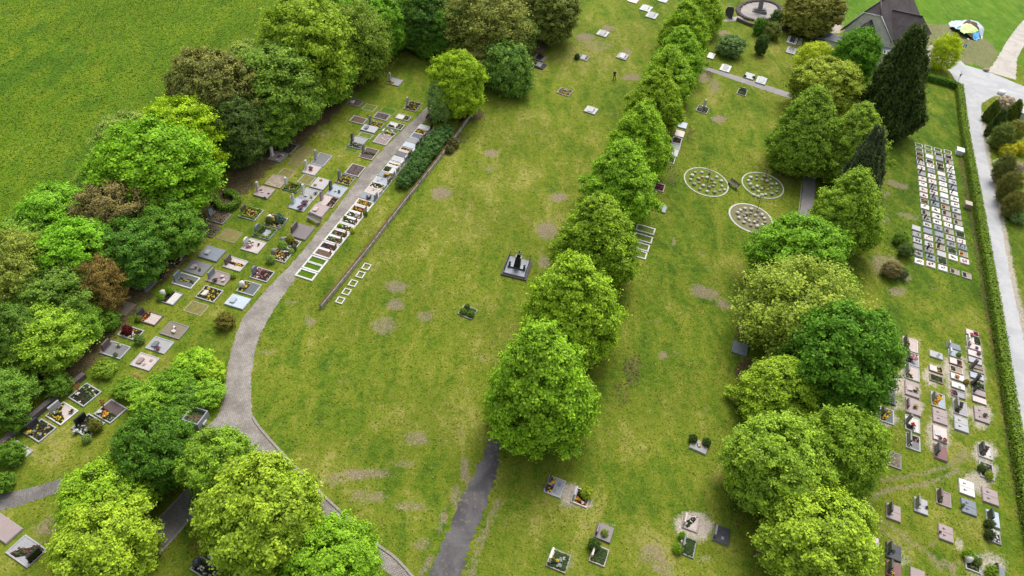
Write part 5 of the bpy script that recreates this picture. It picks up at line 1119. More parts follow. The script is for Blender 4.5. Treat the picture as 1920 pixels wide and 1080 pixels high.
# ---- shrubs, bowls and other things standing on the graves
def ball(px, py, rp, lab, col=(.10, .17, .025), sq=1.0):
    c = P(px, py); r = rp * depth(c) / F; d = P(px, py, r * sq); d.z -= r * sq
    place_tree('trimmed_bush', lab, 'bush', 'topiary', d, r, 2 * r * sq, col)
for a in [(301, 557, 6.5, "round clipped ball on the near side of the white boulder", (.10, .18, .02)), (317, 544, 7, "round clipped ball on the far side of the white boulder", (.10, .18, .02)), (505, 413, 7, "dark clipped bush beside the white pointed stone", (.055, .07, .02)), (524, 409, 9, "blue green spreading shrub beside the white pointed stone", (.07, .11, .095)),
          (529, 459, 8, "light green ball bush in the shrubby path grave", (.14, .22, .05)), (544, 448, 7, "olive green ball bush below the brown polished slab", (.13, .15, .02)), (551, 465, 5, "small dark shrub at the path side of the shrubby grave", (.045, .07, .03)), (507, 485, 8, "light green bushy shrub in the lowest shrubby path grave", (.14, .22, .06)), (546, 470, 5, "pale green cushion plant at the path side", (.18, .24, .09)),
          (437, 517, 5, "heart shaped box bush on the pot covered grave", (.12, .20, .02)), (527, 282, 3.5, "small green bush beside the dark planted belt grave", (.07, .15, .02)), (238, 618, 9, "dark red leaved shrub on the flower grave", (.07, .012, .02)), (261, 636, 9, "flat green cushion on the flower grave", (.09, .15, .04)), (162, 822, 8, "round green cushion plant on the black headstone grave", (.13, .20, .06)), (178, 798, 12, "flat olive green carpet cushion on the black headstone grave", (.09, .10, .02)),
          (259, 597, 6, "green shrub beside the dark upright headstone", (.10, .14, .03)), (1100, 924, 11, "light green clipped block on the orange bedded grave", (.17, .23, .02)), (1300, 822, 8, "dark ball bush on the near side of the black headstone", (.04, .075, .018)), (1325, 829, 8, "dark ball bush on the far side of the black headstone", (.04, .075, .018)), (1114, 1020, 11, "dark clipped bush between two lower lawn graves", (.04, .08, .018)),
          (1280, 1004, 7, "light green ball above the slate headstone", (.11, .20, .02)), (1271, 1028, 9, "larger light green ball below the slate headstone", (.12, .21, .02)), (1134, 999, 7, "single green plant on the taupe slab", (.14, .20, .05)), (1082, 106, 5, "small dark round bush beside a far lawn grave", (.03, .06, .018)), (868, 583, 6, "ball bush at the near side of the lone lawn grave", (.09, .16, .02)), (884, 588, 6, "ball bush at the far side of the lone lawn grave", (.08, .15, .02)), (876, 574, 5, "small bush behind the lone lawn grave", (.07, .12, .02)),
          (1798, 665, 4.5, "round green bush on the narrow pale gravel grave", (.10, .15, .015)), (1659, 750, 5, "clipped green ball beside the dark slab at the maple", (.12, .20, .02)), (1856, 982, 9, "dark bush above the white triangle grave", (.045, .065, .02)), (1856, 1002, 9, "second dark bush directly left of the white triangle", (.04, .06, .018)), (1817, 1040, 10, "light green ball beside the white boulder at the bottom", (.12, .20, .02)), (1861, 1071, 11, "ball bush at the bottom edge by the hedge", (.13, .21, .02)), (1833, 1052, 8, "bushy shrub on the grave of round shrubs", (.09, .13, .03)),
          (1841, 877, 7, "dark shrub on the low shrub grave by the hedge", (.05, .09, .02)), (1855, 891, 7, "yellow green cushion on the low shrub grave", (.16, .22, .03)), (1397, 143, 2.6, "tiny dark ball at the near end of a white cross path slab", (.03, .05, .02)), (1413, 145, 2.6, "tiny dark ball at the far end of a white cross path slab", (.03, .05, .02)), (1833, 722, 6, "green shrub spilling over the overgrown hedge column grave", (.05, .09, .025)), (1812, 716, 5, "yellowish shrub on tan gravel left of the black stele", (.15, .13, .04)),
          (647, 408, 3.5, "small green shrub at the path side of the dark plot", (.10, .16, .03)), (637, 423, 4, "yellow green ball at the path side of the white strip", (.16, .22, .02)), (661, 432, 4.5, "yellow ball bush at the lawn side of the white strip", (.24, .26, .02)), (685, 400, 4.5, "green ball at the lawn side of the violet plot", (.07, .13, .03)), (815, 227, 5, "low green plant beside the brown bench by the birch", (.10, .19, .03))]: ball(*a[:4], *(a[4:]))
hedge("clipped hedge ring around an open soil grave at the belt", [(404, 372), (408, 384), (420, 395), (436, 392), (446, 384), (444, 374), (432, 366), (420, 368)], .75, .8, (.075, .14, .02), 200, .07, "hedge")
hedge("small clipped hedge behind the yellow flower belt grave", [(274, 508), (281, 515), (292, 520), (303, 522)], .6, .6, (.085, .165, .02), 220, .07, "hedge")
hedge("upper of two small clipped hedge blocks at the belt", [(338, 440), (346, 449), (356, 455)], .9, .9, (.07, .14, .02), 200, .07, "hedge")
hedge("lower of two small clipped hedge blocks at the belt", [(326, 458), (336, 465), (350, 468)], .8, .8, (.07, .14, .02), 200, .07, "hedge")
POTS = {}
def bowl_root(): 
    pass
def bowl(px, py, rp, col, lab, cat='flower bowl', nm='flower_bowl', bc='dark', h=.18):
    c = P(px, py, h); c.z -= .0; r = rp * depth(c) / F
    t = thing(nm, lab, cat, c - Vector((0, 0, .02)), frame(HEAD['L']))
    b = MB(); b.lathe([(r * .55, 0), (r * .75, r * .5), (r * .85, r * .8)], 10); b.build("bowl", stone(bc), t)
    b = MB(); cs = list(dict.fromkeys(col)); rosettes(b, -r * .8, r * .8, -r * .8, r * .8, r * .7, 14, [cs.index(q) for q in col], r * .45); b.build("flowers", [blm(q) for q in cs], t)
for a in [(602, 339, 2.6, 'o', "orange flower bowl at the far side of the two bowl slab"), (591, 348, 2.9, 'o', "orange flower bowl at the near side of the two bowl slab"), (583, 317, 4, 'p', "dark wreath lying on the pale pink gravel grave"), (636, 360, 3, 'dg', "dark green potted plant on the pale gravel grave"), (629, 358, 2, 'w', "white ornament on the pale gravel grave by the path"), (573, 367, 2.6, 'sw', "white silver pots on the pot crowded stele grave"), (584, 370, 2.6, 'yl', "yellow plant pot beside the white silver pots"), (592, 363, 3, 'sd', "dark plate bowl on the pot crowded grave"),
          (572, 382, 6, 'p', "upper brown heart bowl on the angel grave"), (564, 391, 5, 'p', "lower brown heart bowl on the angel grave"), (489, 357, 2.6, 'o', "orange flowers beside the pale pink stele"), (491, 361, 2.4, 'w', "white lantern beside the orange flowers"), (497, 371, 2.2, 'd', "dark bowl on the pinkish slab near the belt"), (504, 364, 2.0, 'd', "small dark vase on the pinkish slab near the belt"), (523, 294, 2.6, 'p', "dark purple pot on the pinkish belt grave"), (529, 292, 2.2, 'w', "white stone bowl on the pinkish belt grave"), (519, 300, 2, 'w', "small white figure on the pinkish belt grave"),
          (469, 459, 5, 'dw', "dark wreath on the white headstone grave"), (464, 463, 3, 'kr', "rosy red flowers beside the dark wreath"), (485, 459, 2.4, 'd', "small dark vase on the pale pink gravel grave"), (367, 502, 2.8, 'or', "orange red flower bowl on the grey gravel grave"), (375, 506, 2.4, 'g', "green pot on the grey gravel grave"), (404, 526, 4.5, 'pd', "round brown bowl on the pink gravel grave"), (416, 519, 3, 'w', "white figure on the pink gravel grave"), (419, 526, 2.6, 'w', "white bowl on the pink gravel grave"), (278, 532, 4, 'yo', "yellow flower bowl on the grey belt grave"), (268, 545, 2.6, 'd', "dark plant on the grey belt grave"),
          (228, 577, 4.5, 'pg', "brown pot on the octagonal gravel grave"), (327, 615, 3, 'w', "upper white dove figure on the tan gravel grave"), (326, 622, 3.4, 'w', "lower white dove figure on the tan gravel grave"), (217, 666, 4, 'gd', "dark green bowl on the lowest belt grave"), (223, 648, 4, 'wl', "white flower bowl on the lowest belt grave"), (296, 654, 4.5, 'p', "dark round bowl between two name plates"), (105, 774, 4.5, 'wl', "white bouquet beside the pale grey headstone"), (135, 772, 3.6, 'd', "black lantern bowl on the pale wave grave"), (198, 779, 5.5, 'yo', "yellow flower mound beside the small wooden cross"), (187, 774, 4, 'w', "white vase beside the small wooden cross"), (146, 739, 3, 'w', "white lantern at the foot of the upper cross"),
          (31, 834, 6, 'ywl', "yellow white bouquet beside the nearest wooden cross"), (27, 844, 4, 'wl', "white heart shaped bowl below the bouquet"), (41, 849, 6, 'dwy', "dark basket with flowers at the foot of the cross"), (26, 858, 6, 'rk', "red flower bowl on the half white grave"), (5, 853, 4, 'yg', "yellow flower pot at the photo edge"), (165, 806, 5, 'sw', "silver white flower cushion in the dark bed"), (143, 811, 5, 'sw', "white wreath at the near corner of the dark bed"), (56, 812, 5, 'yl', "pale yellow primrose clump in the dotted yellow bed"), (1310, 835, 4, 'yw', "yellow flower pot on the slab with two dark balls"), (1033, 908, 6, 'yyv', "yellow and violet flowers on the lower lawn grave"),
          (1092, 943, 3, 'w', "pale round lamp in the orange flower bed"), (1281, 1017, 4, 'w', "white flowers below the light green ball"), (1039, 1051, 7, 'dyd', "dark wreath with yellow flowers on the green carpet"), (1049, 1050, 4.5, 's', "upper pale round plate on the green carpet"), (1048, 1061, 4.5, 's', "lower pale round plate on the green carpet"), (1716, 732, 5, 'wly', "white bouquet on the pinkish grey slab"), (1709, 673, 6, 'wk', "white and pink flower heap, second grave beside the maple"), (1711, 797, 4, 'r', "red flower bowl on the white gravel grave"), (1716, 763, 4, 'dy', "dark flower bowl on the slab with two plates"), (1794, 707, 3.6, 'o', "orange bowl on the narrow white slab"), (1821, 628, 3.5, 'kr', "rosy flowers on the topmost hedge column slab"), (1834, 664, 3.4, 'pd', "brown flowers near the foot of a narrow slab"), (1831, 653, 3, 'v', "violet bowl on the narrow slab"), (1835, 706, 3.8, 'd', "dark bouquet on the narrow pale blue slab"),
          (1846, 779, 4.5, 'dg', "dark bouquet on the double slab by the hedge"), (1795, 768, 4, 'd', "dark vase pair on the tan gravel grave"), (1763, 822, 3.4, 'p', "brown bowl on the slab next to the dark red slab"), (1771, 826, 4, 'po', "second brown bowl at the slab corner"), (1674, 1035, 3.6, 'gd', "green bowl on the dark double slab"), (1762, 997, 2.8, 'd', "dark vase on the lone double slab"), (1804, 948, 4, 'g', "green plant on the blue grey double slab"), (1737, 952, 3, 'dp', "dark pot at the foot of a double headstone slab"), (691, 371, 5, 'wpd', "white and dark wreath on the blue grey strip slab"), (724, 330, 4.5, 'yp', "yellow brown bowl on a strip slab"), (705, 392, 0.1, 'w', "")]:
    if a[4]: bowl(*a, h=.24 if a[0] > 1690 else .16)
# ------------------------------------------------------------------ chapel
SLATE = paving("roof_tiles", (.095, .075, .080), (.060, .050, .055), 3.0, (.03, .026, .028), 0)
GREYROOF = mat("zinc_roof", (.30, .32, .34), (.23, .245, .26), 3, .5, .4)
DULLROOF = mat("felt_roof", (.20, .20, .205), (.09, .085, .085), 1.2, .9, .1, 0, .45, .6)
CREAM = mat("cream_render", (.86, .82, .74), (.70, .62, .54), 1.3, .95, .1, .2, .45, .68)
WHITEP = mat("white_paint", (.76, .76, .76), None, 4, .6)
GLASS = mat("dark_glass", (.02, .025, .03), None, 3, .1, .6)
cz = P(1625, 95).z
cb = Vector((70.52, 142.31, cz))
ch = thing('chapel', "steep slate roofed chapel with pale gable half hidden by trees", "chapel", cb, None, None, math.radians(-44.84))
def mesh_part(name, vs, fs, m, parent=ch):
    b = MB(); b.add(vs, fs); o = b.build(name, m, parent)
    md = o.modifiers.new("thickness", 'SOLIDIFY'); md.thickness = .16; md.offset = -1
    return o
b = MB(); b.box(-4.6, 4.6, .3, 15, -2.5, 3.95); b.profile([(-4.6, 3.95), (4.6, 3.95), (1.75, 7.75), (-1.75, 7.75)], .3, .6); b.box(4.6, 8.6, 1.2, 9.2, -2.5, 3.9); b.build("wall", CREAM, ch)
S = 6 / 4.95
mesh_part("roof", [(-5.2, -.15, 3.7), (0, 2.2, 10), (0, 16, 10), (-5.2, 16, 3.7), (-1.65, -.15, 8.0)], [(0, 4, 1, 2, 3)], SLATE)
mesh_part("roof", [(5.2, -.15, 3.7), (0, 2.2, 10), (0, 16, 10), (5.2, 16, 3.7), (1.65, -.15, 8.0)], [(3, 2, 1, 4, 0)], SLATE)
mesh_part("hipped_roof", [(-1.66, -.17, 7.98), (1.66, -.17, 7.98), (0, 2.2, 10.01)], [(0, 1, 2)], SLATE)
mesh_part("wing_roof", [(4.0, .4, 4.0), (9.0, .4, 4.0), (7.6, 5.0, 8.0), (1.8, 5.0, 8.0)], [(0, 1, 2, 3)], SLATE)
mesh_part("wing_roof", [(9.0, .4, 4.0), (9.0, 9.6, 4.0), (7.6, 5.0, 8.0)], [(0, 1, 2)], SLATE)
mesh_part("wing_roof", [(9.0, 9.6, 4.0), (4.0, 9.6, 4.0), (1.8, 5.0, 8.0), (7.6, 5.0, 8.0)], [(0, 1, 2, 3)], SLATE)
b = MB(); b.tube([(-1.7, -.25, 7.95), (1.7, -.25, 7.95)], [.10, .10], 6); b.tube([(1.72, -.2, 7.95), (5.25, -.2, 3.7)], [.11, .11], 6); b.tube([(-1.72, -.2, 7.95), (-5.25, -.2, 3.7)], [.11, .11], 6); b.build("gutter", mat("zinc_gutter", (.50, .52, .55), None, 4, .4, .5), ch)
b = MB(); b.tube([(0, 2.1, 10.05), (0, 16, 10.05)], [.13, .13], 6); b.tube([(1.8, 5, 8.1), (7.6, 5, 8.1)], [.12, .12], 6); b.tube([(0, 2.15, 10.05), (1.66, -.2, 8.05)], [.1, .1], 6); b.tube([(0, 2.15, 10.05), (-1.66, -.2, 8.05)], [.1, .1], 6); b.build("ridge_tiles", mat("ridge_tile", (.13, .10, .10), None, 5, .7), ch)
# low chancel in front
b = MB(); b.box(-2.7, 2.7, -5.2, .3, -2.5, 2.6); b.build("chancel_wall", CREAM, ch)
mesh_part("chancel_roof", [(-3.1, .3, 2.6), (-3.1, -5.6, 2.6), (0, -2.6, 6.9), (0, .3, 6.9)], [(0, 1, 2, 3)], SLATE)
mesh_part("chancel_roof", [(3.1, -5.6, 2.6), (3.1, .3, 2.6), (0, .3, 6.9), (0, -2.6, 6.9)], [(0, 1, 2, 3)], SLATE)
mesh_part("chancel_roof", [(-3.1, -5.6, 2.6), (3.1, -5.6, 2.6), (0, -2.6, 6.9)], [(0, 1, 2)], SLATE)
b = MB(); b.box(-6.2, -3.15, -3.6, .28, -2.5, 2.3); b.box(3.15, 6.2, -3.6, .28, -2.5, 2.3); b.build("sacristy_wall", CREAM, ch)
b = MB(); b.box(-6.5, -3.12, -3.9, .26, 2.3, 2.5); b.box(3.12, 6.5, -3.9, .26, 2.3, 2.5); b.build("flat_roof", GREYROOF, ch)
b = MB(); b.box(-11.0, -6.6, -3.2, .5, -2.5, 2.2); b.build("annex_wall", mat("dark_wall", (.10, .09, .09)), ch)
b = MB(); b.box(-11.6, -6.55, -3.8, .9, 2.2, 2.42); b.build("annex_roof", DULLROOF, ch)
for x in (-1.2, 0, 1.2):
    b = MB(); b.box(x - .3, x + .3, -5.24, -5.19, .4, 1.9); b.build("window", GLASS, ch)
b = MB(); b.box(8.58, 8.63, 3.6, 5.2, -.5, 2.2); b.build("door", OLDWOOD, ch)
# ------------------------------------------------------------------ war memorial circle
PLAZA = asphalt("memorial_gravel", (.33, .30, .27), (.25, .225, .215), (.40, .37, .33))
def oval_pts(cx, cy, rx, ry, n=40, rot=0.0):
    c = P(cx, cy); a = P(cx + rx, cy) - P(cx - rx, cy); bb = P(cx, cy + ry) - P(cx, cy - ry)
    return [c + a / 2 * math.cos(2 * math.pi * i / n) + bb / 2 * math.sin(2 * math.pi * i / n) for i in range(n)]
def disc(name, pts, m, lift):
    b = MB(); c = sum(pts, Vector()) / len(pts)
    b.add([c + NRM * lift] + [p + NRM * lift for p in pts], [(0, i + 1, (i + 1) % len(pts) + 1) for i in range(len(pts))])
    o = b.build(name, m)
    if o.data.polygons[0].normal.z < 0: o.data.flip_normals()
    return struct(o)
occupy(oval_pts(1424, 20, 41, 19)); disc("plaza", oval_pts(1424, 20, 38, 17), PLAZA, .02)
sheet("path", [(1356, 33), (1376, 32), (1396, 28)], [(1357, 41), (1378, 39), (1400, 35)], PLAZA, .026)
b = MB(); c0 = P(1424, 20)
t = thing('stone_kerb_ring', "ring of rough kerb stones round the war memorial circle", "kerb ring", c0)
pts = oval_pts(1424, 20, 40, 18.5, 46)
for i, p in enumerate(pts):
    if 9 < i < 14: continue
    q = p - c0; b.blob((q.x, q.y, q.z + .1), .55, 0, .25, 7, 5, .32, seed=i + 1)
b.build("kerb_stones", stone('taupe', 'rough'), t)
t = thing('war_memorial', "dark grey war memorial pillar on a stepped base in the far gravel circle", "memorial", P(1424, 22), None, None, math.radians(-15))
b = MB(); b.box(-1.5, 1.5, -1.0, 1.0, -.2, .35, 0, None, .04); b.box(-1.15, 1.15, -.7, .7, .35, .7, 0, None, .04); b.build("stepped_base", stone('grey', 'rough'), t)
b = MB(); b.box(-.48, .48, -.3, .3, .7, 3.6, 0, None, .03); b.box(-.7, .7, -.4, .4, 3.6, 4.0, 0, None, .03); b.box(-.4, .4, -.25, .25, 4.0, 4.9, 0, None, .05); b.build("pillar", stone('grey'), t)
t = thing('memorial_slab', "tall dark upright stone slab at the avenue end beside the memorial circle", "monument", P(1366, 33), None, None, math.radians(-30))
b = MB(); b.profile([(-.8, 0), (.8, 0), (.9, 1.6), (.6, 2.3), (-.5, 2.2), (-.85, 1.5)], -.2, .2); b.build("stone", stone('dark'), t)
b = MB(); b.box(-1.0, 1.0, -.4, .4, -.3, .0); b.build("plinth", stone('grey'), t)
def low_wall(label, pts, wd, ht, m, name='low_wall'):
    base = P(*pts[len(pts) // 2]); t = thing(name, label, 'wall', base)
    o = kerb('masonry', pts, wd, ht, m); o.data.transform(Matrix.Translation(-base)); o.parent = t
    cp = kerb('coping', pts, wd + .08, ht + .07, stone('taupe', 'rough')); cp.data.transform(Matrix.Translation(-base)); cp.parent = t
    for v in cp.data.vertices[:]:
        pass
    return t
low_wall("curved low pale wall below the war memorial circle, avenue side", [(1381, 38), (1392, 43), (1404, 48), (1416, 51)], .35, .55, stone('lgrey', 'rough'))
low_wall("curved low stone wall below the brownish chestnut tree", [(1455, 57), (1468, 56), (1480, 53), (1492, 48)], .5, .7, stone('grey', 'rough'))
low_wall("dark timber retaining wall above the wooden crosses", [(-12, 856), (10, 832), (60, 787), (110, 746), (140, 722), (160, 706)], .42, .5, mat("dark_timber", (.16, .115, .095), (.08, .055, .045), 4, .9, .1, .5), 'timber_wall')
# ------------------------------------------------------------------ oval beds of memorial stones
WK = mat("ring_kerb", (.56, .55, .50), (.36, .35, .31), 2.5, .8, .2)
OV = [((1324, 342), (1681, 380, 729), "oval memorial bed nearest the avenue limes", 'g', [(347, 183, 1), (448, 180, 0), (565, 190, 2), (303, 228, 0), (280, 288, 0), (333, 360, 2), (400, 275, 1), (460, 250, 1), (410, 335, 1), (525, 258, 0), (470, 378, 0), (420, 430, 1), (525, 468, 0), (560, 405, 2), (622, 383, 1), (640, 343, 1), (670, 250, 0), (740, 310, 0), (750, 385, 0), (640, 478, 2), (720, 450, 1), (790, 440, 0), (598, 290, 2)]),
      ((1430, 348), (1500, 330, 600), "oval memorial bed nearest the centre path", 'g', [(1180, 258, 0), (1270, 232, 2), (1145, 303, 0), (1172, 360, 0), (1268, 290, 2), (1216, 418, 2), (1277, 390, 0), (1350, 292, 1), (1385, 240, 2), (1475, 287, 1), (1352, 425, 1), (1440, 435, 1), (1298, 468, 0), (1228, 520, 0), (1295, 545, 0), (1350, 525, 0), (1405, 508, 0), (1498, 502, 2), (1570, 352, 0), (1590, 425, 2), (1572, 470, 2), (1490, 412, 1), (1497, 362, 2), (1425, 315, 2)]),
      ((1408, 410), (1650, 447, 756), "oval memorial bed on bare soil", 's', [(1095, 722, 0), (1027, 748, 0), (988, 790, 0), (1005, 862, 0), (1120, 802, 2), (1087, 830, 2), (1110, 873, 0), (1080, 928, 0), (1160, 905, 0), (1190, 732, 0), (1285, 758, 2), (1183, 795, 1), (1253, 825, 0), (1350, 818, 0), (1388, 870, 0), (1298, 870, 1), (1238, 922, 0), (1283, 905, 2), (1185, 975, 2), (1280, 990, 0), (1357, 967, 0), (1395, 930, 1)])]
if True:
    for (c, S_, wh, gk, st) in OV:
        a = math.sqrt(S_[0]); l21 = S_[1] / a; l22 = math.sqrt(S_[2] - l21 * l21)
        pts = [P(c[0] + a * math.cos(2 * math.pi * i / 56), c[1] + l21 * math.cos(2 * math.pi * i / 56) + l22 * math.sin(2 * math.pi * i / 56)) for i in range(56)]
        base = P(*c); occupy(pts); t = thing('memorial_bed', "white ringed " + wh, "memorial bed", base)
        b = MB(); vs = []
        for p in pts:
            q = p - base; d = q.normalized(); wd_ = .09 if gk == 'g' else .13
            vs += [q - d * wd_ - NRM * .05, q - d * wd_ + NRM * .07, q + d * wd_ + NRM * .07, q + d * wd_ - NRM * .05]
        n = len(pts); b.add(vs, [(i * 4 + k, ((i + 1) % n) * 4 + k, ((i + 1) % n) * 4 + (k + 1) % 4, i * 4 + (k + 1) % 4) for i in range(n) for k in range(4)]); b.build("white_ring", WK, t)
        b = MB(); b.add([NRM * .02] + [(p - base) * .985 + NRM * .02 for p in pts], [(0, i + 1, (i + 1) % n + 1) for i in range(n)])
        o = b.build("bed_surface", TURF if gk == 'g' else mat("sprouting_soil", (.24, .21, .13), (.13, .15, .05), 7, 1, .05, .6), t)
        if o.data.polygons[0].normal.z < 0: o.data.flip_normals()
        for i, (zx, zy, k) in enumerate(st):
            x, y = 1260 + zx / 8, 300 + zy / 8; r = RN.uniform(.23, .32) * (1 if k != 1 else .85); p = P(x, y, .2); p.z -= .2
            b = MB(); b.blob((0, 0, r * .55), r, 0, .13, 9, 6, r * .72, seed=i * 7 + 3)
            o = b.build("memorial_stone", [None, mat('sandy_boulder', (.52, .42, .34), (.38, .30, .24), 4, .9, .1, .3), mat('grey_boulder', (.38, .36, .34), (.27, .26, .25), 4, .9, .1, .3)][k] if k else mat("pale_boulder", (.64, .61, .56), (.50, .47, .43), 4, .9, .1, .4))
            o.location = p; o.rotation_euler = (0, 0, RN.uniform(0, 6))
            tag(o, ["pale rounded boulder", "sandy brown boulder", "grey weathered boulder"][k] + " standing in the " + wh, "memorial stone", "memorial boulders of the " + wh)
        b = MB(); cs = 'lgdyl'[:4] if gk == 'g' else 'dly'
        for _ in range(22 if gk == 'g' else 10):
            an = RN.uniform(0, 6.28); q = (P(c[0] + a * .35 * math.cos(an) * RN.random(), c[1] + l21 * .35 * math.cos(an) + l22 * .35 * math.sin(an) * RN.random()) - base)
            rosettes(b, q.x - .1, q.x + .1, q.y - .1, q.y + .1, q.z + .03, 2, range(len(cs)), .10)
        b.build("low_flowers", [blm(q) for q in cs], t)
for i, (x, y, lab) in enumerate([(1327, 341, "thin bare sapling in the middle of the oval bed nearest the avenue"), (1432, 344, "thin bare sapling in the middle of the oval bed nearest the path"), (1420, 393, "thin bare sapling at the rim of the bare soil oval bed")]):
    t = thing('sapling', lab, 'young tree', P(x, y)); b = MB(); b.tube([(0, 0, -.1), (.05, 0, 1), (.02, .05, 2.3)], [.05, .035, .012], 6); b.build("trunk", BARK, t)
    b = MB()
    for k in range(9):
        z = .8 + k * .16; a_ = k * 2.4; r_ = .75 - k * .05; b.tube([(.03, .02, z), (r_ * .6 * math.cos(a_), r_ * .6 * math.sin(a_), z + .3), (r_ * math.cos(a_), r_ * math.sin(a_), z + .65)], [.018, .012, .004], 4)
    b.build("twigs", BARK, t)
    n = 160; az = NP.uniform(0, 6.28, n); rr = NP.uniform(.2, .8, n); cc = np.stack([rr * np.cos(az), rr * np.sin(az), NP.uniform(1.1, 2.4, n)], 1)
    f = link("crown", quads("crown", cc, NP.normal(size=cc.shape) + np.array([0, 0, 1]), .07, .6, NP.uniform(0, 1, n), LEAF), t); f.color = rgb((.14, .16, .05))
# ------------------------------------------------------------------ black railed monument
R = frame(-flatdir((945, 508), (960, 481)).cross(NRM).cross(NRM) * -1)
hdM = flatdir((965, 520), (975, 492)); R = frame(hdM)
t = thing('railed_monument', "black cross topped monument on a railed grey platform in the lawn", "monument", P(969, 504), R)
mw, ml = 42 / px_per_m(P(969, 504), R @ Vector((1, 0, 0))), 33 / px_per_m(P(969, 504), hdM)
b = MB(); b.box(-mw / 2 - .22, mw / 2 + .22, -ml / 2 - .22, ml / 2 + .22, -.1, .22, 0, None, .03); b.build("stone_base", stone('taupe', 'rough'), t)
b = MB(); b.box(-mw / 2, mw / 2, -ml / 2, ml / 2, .22, .42, 0, None, .03); b.build("platform", stone('blue'), t)
b = MB(); b.box(-mw * .4, mw * .4, -ml * .16, ml * .04, .422, .62, 0, None, .03); b.build("plinth", stone('dark'), t)
b = MB(); b.add([(-.42, -.38, .62), (.42, -.38, .62), (.42, .28, .62), (-.42, .28, .62), (-.30, -.22, 2.0), (.30, -.22, 2.0), (.30, .16, 2.0), (-.30, .16, 2.0)], [(4, 5, 6, 7), (0, 1, 5, 4), (1, 2, 6, 5), (2, 3, 7, 6), (3, 0, 4, 7)])
b.box(-.40, .40, -.30, .24, 2.0, 2.12); b.profile([(-.26, 2.12), (.26, 2.12), (.1, 2.5), (-.1, 2.5)], -.16, .1); b.build("obelisk", stone('black'), t)
b = MB(); b.box(-.06, .06, -.08, .03, 2.5, 3.15); b.box(-.26, -.062, -.07, .02, 2.78, 2.9); b.box(.062, .26, -.07, .02, 2.78, 2.9); b.build("cross", stone('black'), t)
for s in (-1, 1):
    b = MB(); M = Matrix.Translation((s * mw * .33, -ml * .08, .62)); b.lathe([(.12, 0), (.16, .1), (.08, .25), (.17, .45), (.1, .55)], 10, 0, M); b.build("urn", stone('dark'), t)
b = MB(); x1, y1 = mw / 2 - .08, ml / 2 - .08
def rail(a, c_):
    n = int(max(abs(a[0] - c_[0]), abs(a[1] - c_[1])) / .16)
    for i in range(n + 1):
        u = i / n; x, y = a[0] + (c_[0] - a[0]) * u, a[1] + (c_[1] - a[1]) * u; tall = .95 if i in (0, n) else .8
        b.tube([(x, y, .42), (x, y, .42 + tall)], [.035 if i in (0, n) else .014] * 2, 5)
    for z in (.55, 1.12): b.tube([(a[0], a[1], z), (c_[0], c_[1], z)], [.018, .018], 5)
rail((-x1, y1), (x1, y1)); rail((x1, -y1), (x1, y1)); rail((-x1, -y1), (-x1, y1)); b.build("railing", mat("iron_railing", (.06, .07, .075), None, 5, .5, .5), t)
# ------------------------------------------------------------------ benches, planter, bins
def bench(px, py, face, lab, m, name='bench', wd=1.7, back=True):
    R = frame(-face); t = thing(name, lab, 'bench', P(px, py), R)
    b = MB()
    for k in range(4): b.box(-wd / 2, wd / 2, -.24 + k * .125, -.135 + k * .125, .43, .47)
    b.build("seat", m, t)
    if back:
        b = MB(); M = Matrix.Translation((0, .27, .45)) @ Matrix.Rotation(math.radians(-14), 4, 'X')
        for k in range(3): b.box(-wd / 2, wd / 2, -.02, .02, .1 + k * .15, .22 + k * .15, 0, M)
        b.build("backrest", m, t)
    for s in (-1, 1):
        b = MB(); x = s * (wd / 2 - .2); b.box(x - .05, x + .05, -.22, .22, 0, .428); b.build("leg", stone('grey'), t)
bench(806, 226, -HEAD['S'] * -1, "brown wooden bench beside the birch at the path end", mat("brown_wood", (.17, .11, .08), None, 8, .7), wd=1.6)
bench(589, 416, uL * -1 + HEAD['L'] * .2, "grey slatted bench on the grass beside the paved path", mat("grey_wood", (.27, .26, .27), (.2, .19, .2), 8, .7), wd=2.0)
bench(1373, 350, flatdir((1378, 345), (1360, 352)), "dark weathered bench between the two green oval beds", OLDWOOD, wd=1.8)
t = thing('planter_basin', "square grey metal basin filled with plants beside the path junction", "planter", P(369, 789), frame(HEAD['L']))
b = MB(); sB = .85
for (x0, x1, y0, y1) in ((-sB, sB, -sB, -sB + .1), (-sB, sB, sB - .1, sB), (-sB, -sB + .1, -sB + .1, sB - .1), (sB - .1, sB, -sB + .1, sB - .1)): b.box(x0, x1, y0, y1, 0, .95)
b.build("basin", mat("pale_metal", (.30, .33, .35), (.24, .26, .28), 3, .6, .4), t)
b = MB(); b.box(-sB + .1, sB - .1, -sB + .1, sB - .1, .3, .5); rosettes(b, -sB + .2, sB - .2, -sB + .2, sB - .2, .5, 60, [0, 1], .14); b.build("green_waste", [SOILB, blm('g')], t)
b = MB(); b.box(-.3, .3, -sB - .12, -sB - .002, .05, .3); b.build("label_plate", WHITEP, t)
t = thing('info_sign', "small white sign on a short post beside the planter basin", "sign", P(342, 786), frame(HEAD['L'])); b = MB(); b.box(-.03, .03, -.03, .03, 0, .7); b.build("post", METAL, t); b = MB(); b.box(-.2, .2, -.05, -.031, .5, .75); b.build("sign_plate", WHITEP, t)
t = thing('rain_barrel', "grey rounded bin beside the dark paved path under the trees", "bin", P(263, 1008), frame(HEAD['E'])); b = MB(); b.lathe([(.3, 0), (.36, .4), (.33, .9)], 14); b.build("barrel", stone('grey'), t); b = MB(); b.lathe([(.36, .9), (.3, 1.0)], 14); b.build("lid", stone('lgrey'), t)
